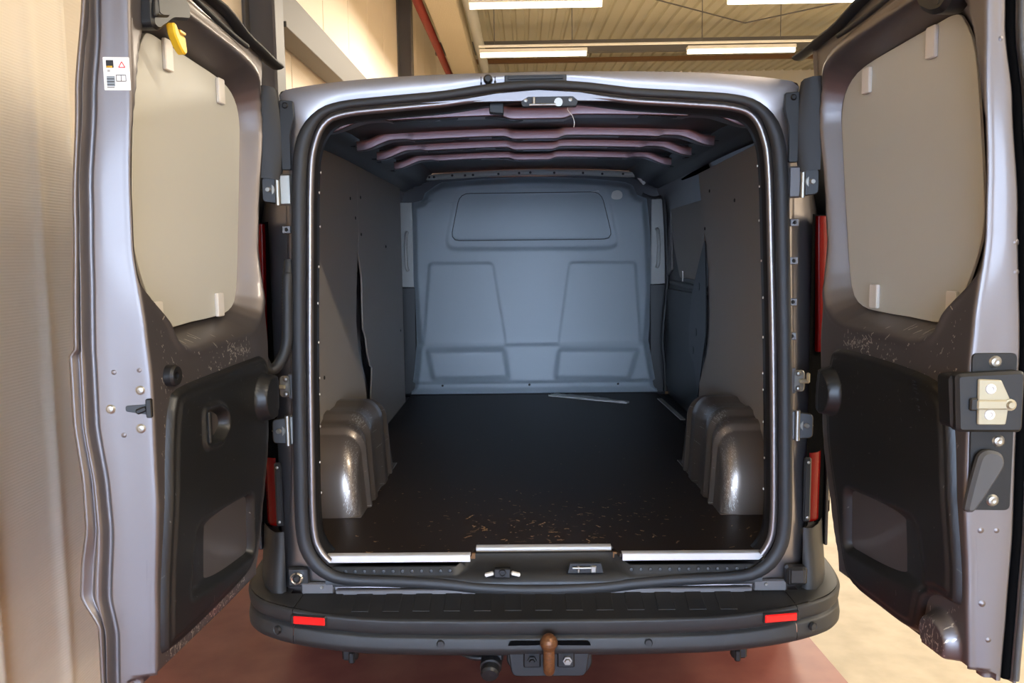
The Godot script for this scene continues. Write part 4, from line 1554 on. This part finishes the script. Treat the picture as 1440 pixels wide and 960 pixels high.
	for e in 21:
		var s := lerpf(-0.115, 0.74, e / 20.0)
		path.append(dp(side, s, 0.53 + table([-0.1, 1.49, 0.1, 1.515, 0.27, 1.555, 0.75, 1.60], s), -0.02))
	k.tube(path, 0.022, 10, false, Vector2(0.45, 1.0), Vector3.UP)
	obj("top_lip", k, M.rubber, dr)
	k = Kit.new()
	path = PackedVector3Array()
	for e in 14:
		var s := lerpf(0.16, 0.72, e / 13.0)
		path.append(dp(side, s, 2.012 + 0.075 * smoothstep(0.1, 0.8, s), 0.002))
	k.tube(path, 0.007, 8)
	obj("door_seal", k, M.rubber, dr)
	if side < 0:
		left_door_parts(dr)
	else:
		right_door_parts(dr)

func trim_panel(dr: Node3D, side: int) -> void:
	var o: PackedVector2Array
	if side < 0:
		o = V2([0.737, 0.605, 0.732, 0.80, 0.722, 0.946, 0.706, 1.08, 0.685, 1.145, 0.645, 1.172, 0.485, 1.181, 0.235, 1.188, 0.165, 1.185, 0.135, 1.15, 0.131, 1.05, 0.148, 0.95, 0.18, 0.78, 0.207, 0.66, 0.262, 0.596, 0.40, 0.58, 0.60, 0.575, 0.70, 0.578])
	else:
		o = V2([0.735, 0.71, 0.728, 0.90, 0.708, 1.10, 0.668, 1.158, 0.56, 1.182, 0.308, 1.195, 0.20, 1.19, 0.172, 1.15, 0.152, 1.05, 0.165, 0.92, 0.195, 0.76, 0.228, 0.60, 0.285, 0.545, 0.42, 0.538, 0.545, 0.54, 0.588, 0.565, 0.602, 0.61, 0.62, 0.652, 0.66, 0.672, 0.715, 0.675])
	o = spline(o, 3, true)
	var pocket := rounded(V2([0.60, 0.845, 0.268, 0.826, 0.258, 0.642, 0.635, 0.662]), 0.035)
	var cup := rounded(V2([0.556, 1.10, 0.556, 1.014, 0.47, 1.006, 0.428, 1.035, 0.435, 1.075, 0.48, 1.098]), 0.02)
	var disc_c := Vector2(0.195, 1.068)
	var k := Kit.new()
	var rows := []
	var keep := PackedByteArray()
	for j in 151:
		var row := PackedVector3Array()
		var y := lerpf(0.53, 1.20, j / 150.0)
		for e in 141:
			var s := lerpf(0.12, 0.748, e / 140.0)
			var pt := Vector2(s, y)
			var w := sdf(pt, o)
			var d := table(BASE_D, y) + 0.014
			d += 0.005 * ramp(-0.028, -0.04, w)
			d -= 0.034 * ramp(-0.020, 0.006, w)
			var pk := sdf(pt, pocket)
			if pk < 0.01:
				var deep := 0.040 * (1.0 - 0.75 * ramp(0.36, 0.62, s))
				d -= deep * ramp(0.006, -0.030, pk)
			if side < 0:
				var cu := sdf(pt, cup)
				d += 0.007 * (ramp(0.014, 0.004, cu) - ramp(0.0, -0.008, cu))
				d -= 0.030 * ramp(0.0, -0.022, cu)
			var dd := pt.distance_to(disc_c)
			d += 0.030 * ramp(0.068, 0.058, dd)
			row.append(dp(side, s, y, d))
			keep.append(1 if w < 0.012 or dd < 0.075 else 0)
		rows.append(row)
	k.grid(rows, false, false, side < 0, keep)
	obj("trim_panel", k, M.trim_worn, dr)
	if side < 0:
		k = Kit.new()
		k.plate(rounded(V2([0.552, 1.095, 0.552, 1.018, 0.538, 1.02, 0.536, 1.092]), 0.006), 0.012, 0.032, func(s, y, d): return dp(side, s, y, d), 0.003, true)
		obj("pull_handle", k, M.trim, dr)

func edge_s(d: float) -> float:   # the edge face leans so that its outer side comes nearer the viewer
	return 0.7435 - 0.2 * d

func edge_basis(side: int) -> Basis:
	# x: along d, y: up, z: out of the free edge
	var t := deg_to_rad(OPEN[side] - 90.0)
	var e := Vector3(side * sin(t), 0, cos(t)).rotated(Vector3.UP, -side * 0.197)
	return Basis(Vector3(0, 1, 0).cross(e), Vector3(0, 1, 0), e)

func left_door_parts(dr: Node3D) -> void:
	var side := -1
	var E := func(d, y, h): return dp(side, edge_s(d) + h, y, d)
	var eb := edge_basis(side)
	var knob := Basis(eb.x, eb.z, -eb.y)
	var k := Kit.new()
	# sticker with pictograms
	k.plate(rect(-0.054, 1.788, -0.004, 1.853, 0.002), 0.0, 0.0008, E, 0.0002, true)
	var st := obj("info_sticker", k, M.white, dr, "small white sticker with printed symbols")
	for q in [[-0.048, 1.832, -0.034, 1.847, M.dark_steel], [-0.048, 1.832, -0.036, 1.836, M.yellow], [-0.046, 1.824, -0.041, 1.8285, M.pillar_trim], [-0.048, 1.796, -0.033, 1.816, M.bulkhead]]:
		k = Kit.new()
		k.plate(rect(q[0], q[1], q[2], q[3]), 0.0008, 0.0014, E, 0.0002, true)
		obj("print", k, q[4], st)
	k = Kit.new()
	for q in [[-0.0245, 1.833, -0.0185, 1.844], [-0.0185, 1.844, -0.0125, 1.833], [-0.0125, 1.833, -0.0245, 1.833]]:
		k.tube(PackedVector3Array([E.call(q[0], q[1], 0.001), E.call(q[2], q[3], 0.001)]), 0.0008, 6)
	obj("print", k, M.reflector, st)
	k = Kit.new()
	for q in [[-0.030, 1.806, -0.012, 1.806], [-0.030, 1.818, -0.012, 1.818], [-0.030, 1.806, -0.030, 1.818], [-0.021, 1.806, -0.021, 1.818], [-0.012, 1.806, -0.012, 1.818]]:
		k.tube(PackedVector3Array([E.call(q[0], q[1], 0.001), E.call(q[2], q[3], 0.001)]), 0.0006, 6)
	obj("print", k, M.dark_steel, st)
	for j in 4:
		k = Kit.new()
		k.plate(rect(-0.048, 1.793 + j * 0.0055, -0.034, 1.7945 + j * 0.0055), 0.0014, 0.0018, E, 0.0002, true)
		obj("print", k, M.dark_steel, st)
	# latch slot in the edge
	k = Kit.new()
	k.plate(rounded(V2([-0.052, 1.134, -0.01, 1.126, 0.0, 1.122, 0.0, 1.158, -0.012, 1.148, -0.052, 1.146]), 0.005), -0.004, 0.0015, E, 0.0005, true)
	var sl := obj("latch_slot", k, M.trim, dr)
	k = Kit.new()
	k.box(E.call(-0.004, 1.14, 0.003), Vector3(0.012, 0.04, 0.012), 0.002, eb)
	k.box(E.call(-0.02, 1.136, 0.002), Vector3(0.024, 0.012, 0.008), 0.003, eb * Basis(Vector3(0, 0, 1), 0.35))
	obj("latch_tongue", k, M.dark_steel, sl)
	for q in [[-0.082, 1.14], [-0.021, 1.178], [-0.024, 1.097]]:
		k = Kit.new()
		k.lathe(E.call(q[0], q[1], 0.0), [[0.0, 0.004], [0.006, 0.003], [0.009, 0.001], [0.011, 0.0]], 14, knob)
		obj("rivet", k, M.steel, dr)
	for q in [[-0.071, 1.217], [-0.021, 1.22], [-0.059, 1.084]]:
		k = Kit.new()
		k.lathe(E.call(q[0], q[1], -0.001), [[0.0, 0.003], [0.004, 0.002], [0.007, 0.0]], 12, knob)
		obj("weld_dimple", k, M.door, dr)
	# rubber knob on the inner skin
	var ib := Basis(Vector3(0, 1, 0), dp(side, 0, 0, 1) - dp(side, 0, 0, 0), Vector3.UP.cross(dp(side, 0, 0, 1) - dp(side, 0, 0, 0)))
	k = Kit.new()
	k.lathe(dp(side, 0.674, 1.198, 0.0), [[0.0, 0.012], [0.008, 0.012], [0.009, 0.022], [0.020, 0.024], [0.024, 0.018], [0.024, 0.0]], 20, Basis(ib.x, ib.y, ib.x.cross(ib.y)))
	obj("rubber_stop", k, M.black, dr)
	# upper latch in its black case, yellow pawl
	var P := func(s, y, d): return dp(side, s, y, d)
	k = Kit.new()
	k.plate(rounded(V2([0.70, 1.925, 0.70, 1.985, 0.645, 2.015, 0.56, 2.03, 0.53, 2.015, 0.53, 1.98, 0.61, 1.96, 0.675, 1.92]), 0.012), -0.03, 0.028, P, 0.006, true)
	k.plate(rounded(V2([0.645, 1.955, 0.705, 1.94, 0.70, 1.985, 0.645, 1.995]), 0.012), 0.026, 0.040, P, 0.005, true)
	var la := obj("upper_latch", k, M.trim, dr)
	k = Kit.new()
	k.plate(rounded(V2([0.68, 1.95, 0.698, 1.95, 0.698, 1.98, 0.68, 1.98]), 0.006), 0.038, 0.0415, P, 0.001, true)
	obj("opening", k, M.trim, la)
	k = Kit.new()
	k.plate(rounded(V2([0.628, 1.950, 0.615, 1.953, 0.598, 1.932, 0.575, 1.934, 0.568, 1.90, 0.58, 1.893, 0.60, 1.905, 0.622, 1.928]), 0.006), 0.015, 0.034, P, 0.003, true)
	k.box(dp(side, 0.578, 1.942, 0.02), Vector3(0.02, 0.006, 0.03), 0.001)
	obj("pawl", k, M.yellow, la, "yellow plastic latch pawl")

func right_door_parts(dr: Node3D) -> void:
	var side := 1
	# sealing channel and rubber strip beyond the edge face
	for st in [[-0.004, -0.008, 0.010, "edge_channel", M.dark], [0.010, -0.022, 0.007, "edge_rubber", M.lever]]:
		var kk := Kit.new()
		var pth := PackedVector3Array()
		for e in 40:
			var y := lerpf(0.535, 2.08, e / 39.0)
			var g := table([0.53, -0.092, 0.7, -0.097, 0.85, -0.101, 1.05, -0.098, 1.23, -0.097, 1.52, -0.08, 1.73, -0.060, 1.87, -0.04, 2.1, -0.03], y)
			pth.append(dp(side, edge_s(g) + st[0], y, g + st[1]))
		kk.tube(pth, st[2], 8)
		obj(st[3], kk, st[4], dr)
	# faint raised marks moulded into the trim
	for j in 9:
		if j == 4 or j == 6:
			continue
		var kk := Kit.new()
		var c := Vector2(0.585 + 0.019 * j / 8.0, 1.152 - 0.061 * j / 8.0)
		kk.plate(rect(c.x - 0.005, c.y - 0.0018, c.x + 0.005, c.y + 0.0018), 0.018, 0.0215, func(s, y, d): return dp(side, s, y, d + table(BASE_D, y)), 0.0004)
		obj("moulded_mark", kk, M.trim, dr)
	var E := func(d, y, h): return dp(side, edge_s(d) + h, y, d)
	var eb := edge_basis(side)
	var knob := Basis(eb.x, eb.z, -eb.y)
	# lock on the free edge
	var k := Kit.new()
	k.plate(rounded(V2([0.0, 1.235, -0.087, 1.235, -0.087, 0.905, -0.006, 0.905]), 0.012), 0.0, 0.004, E, 0.001)
	var lk := obj("lock_plate", k, M.dark_steel, dr)
	k = Kit.new()
	k.plate(rounded(V2([0.045, 1.195, -0.088, 1.202, -0.088, 1.075, 0.038, 1.075]), 0.012), 0.0, 0.03, E, 0.006)
	k.plate(rounded(V2([0.05, 1.19, 0.005, 1.195, 0.005, 1.078, 0.042, 1.08]), 0.012), -0.03, 0.018, E, 0.006)
	obj("lock_case", k, M.black, lk)
	k = Kit.new()
	k.plate(rounded(V2([0.006, 1.186, -0.038, 1.184, -0.056, 1.145, -0.05, 1.092, 0.004, 1.092]), 0.004), 0.03, 0.036, E, 0.002)
	var zn := obj("latch_plate", k, M.zinc, lk, "pale zinc latch plate with two screws")
	k = Kit.new()
	k.box(E.call(-0.022, 1.134, 0.037), Vector3(0.062, 0.02, 0.008), 0.003, eb)
	k.lathe(E.call(-0.055, 1.134, 0.034), [[0.0, 0.012], [0.006, 0.012], [0.009, 0.007], [0.012, 0.006], [0.012, 0.0]], 14, knob)
	obj("latch_bolt", k, M.zinc, lk)
	k = Kit.new()
	k.box(E.call(0.012, 1.134, 0.032), Vector3(0.016, 0.026, 0.012), 0.003, eb)
	obj("latch_mouth", k, M.trim, lk)
	for q in [[-0.018, 1.166], [-0.018, 1.113]]:
		k = Kit.new()
		k.lathe(E.call(q[0], q[1], 0.036), [[0.0, 0.001], [0.004, 0.001], [0.005, 0.003], [0.010, 0.002], [0.011, 0.0]], 14, knob)
		obj("screw", k, M.alu, lk)
	for q in [[-0.045, 1.217], [-0.058, 1.052], [-0.052, 0.926]]:
		k = Kit.new()
		k.lathe(E.call(q[0], q[1], 0.004), [[0.0, 0.004], [0.005, 0.005], [0.009, 0.004], [0.013, 0.0]], 14, knob)
		obj("screw", k, M.steel, lk)
	k = Kit.new()
	k.plate(spline(V2([-0.030, 1.036, -0.052, 1.030, -0.060, 1.010, -0.052, 0.985, -0.012, 0.915, 0.0, 0.905, 0.010, 0.908, 0.010, 0.925, -0.006, 1.005, -0.014, 1.028]), 4, true), 0.006, 0.026, E, 0.006)
	obj("release_lever", k, M.lever, lk)
	for q in [[-0.03, 1.86], [-0.075, 1.46], [-0.078, 1.40], [-0.035, 0.86], [-0.066, 0.86], [-0.045, 0.70], [-0.06, 0.62]]:
		k = Kit.new()
		k.lathe(E.call(q[0], q[1], -0.001), [[0.0, 0.003], [0.004, 0.002], [0.008, 0.0]], 12, knob)
		obj("weld_dimple", k, M.door, dr)
	var P := func(s, y, d): return dp(side, s, y, d)
	k = Kit.new()
	k.plate(rounded(V2([0.545, 1.995, 0.555, 1.97, 0.60, 1.945, 0.64, 1.94, 0.668, 1.96, 0.675, 2.02, 0.56, 2.03]), 0.015), -0.03, 0.03, P, 0.01)
	var la := obj("upper_latch", k, M.black, dr)
	k = Kit.new()
	k.plate(rounded(V2([0.615, 1.965, 0.635, 1.955, 0.642, 1.985, 0.622, 1.995]), 0.008), 0.028, 0.0315, P, 0.001)
	obj("opening", k, M.trim, la)


func loose_things() -> void:
	# crumpled strip lying by the bulkhead
	var k := Kit.new()
	var rows := []
	var rg := RandomNumberGenerator.new()
	rg.seed = 4
	for j in 25:
		var q := j / 24.0
		var a := Vector3(lerpf(0.10, 0.565, q), FLOOR_Y + 0.004, lerpf(-2.835, -2.54, q))
		var w := 0.085 * (1.0 - 0.55 * smoothstep(0.55, 1.0, q))
		var dirv := Vector3(0.535, 0, -0.845)
		var row := PackedVector3Array()
		for e in 6:
			row.append(a + dirv * (w * (e / 5.0)) + Vector3(0, 0.004 + rg.randf_range(0.0, 0.007), 0))
		for e in 6:
			row.append(a + dirv * (w * (1.0 - e / 5.0)) + Vector3(0, -0.003, 0))
		rows.append(row)
	k.grid(rows, true, false, false)
	tag(obj("foil_strip", k, M.pillar_trim), "crumpled pale grey strip lying on the dark load floor in front of the bulkhead", "strip")
	k = Kit.new()
	k.tube(spline3(V3([0.088, 1.872, -0.005, 0.086, 1.862, -0.01, 0.10, 1.845, -0.02, 0.106, 1.83, -0.03, 0.104, 1.815, -0.03]), 5), 0.0011, 6)
	tag(obj("loose_thread", k, M.clip), "thin pale thread dangling from the roof catch into the load bay", "thread")
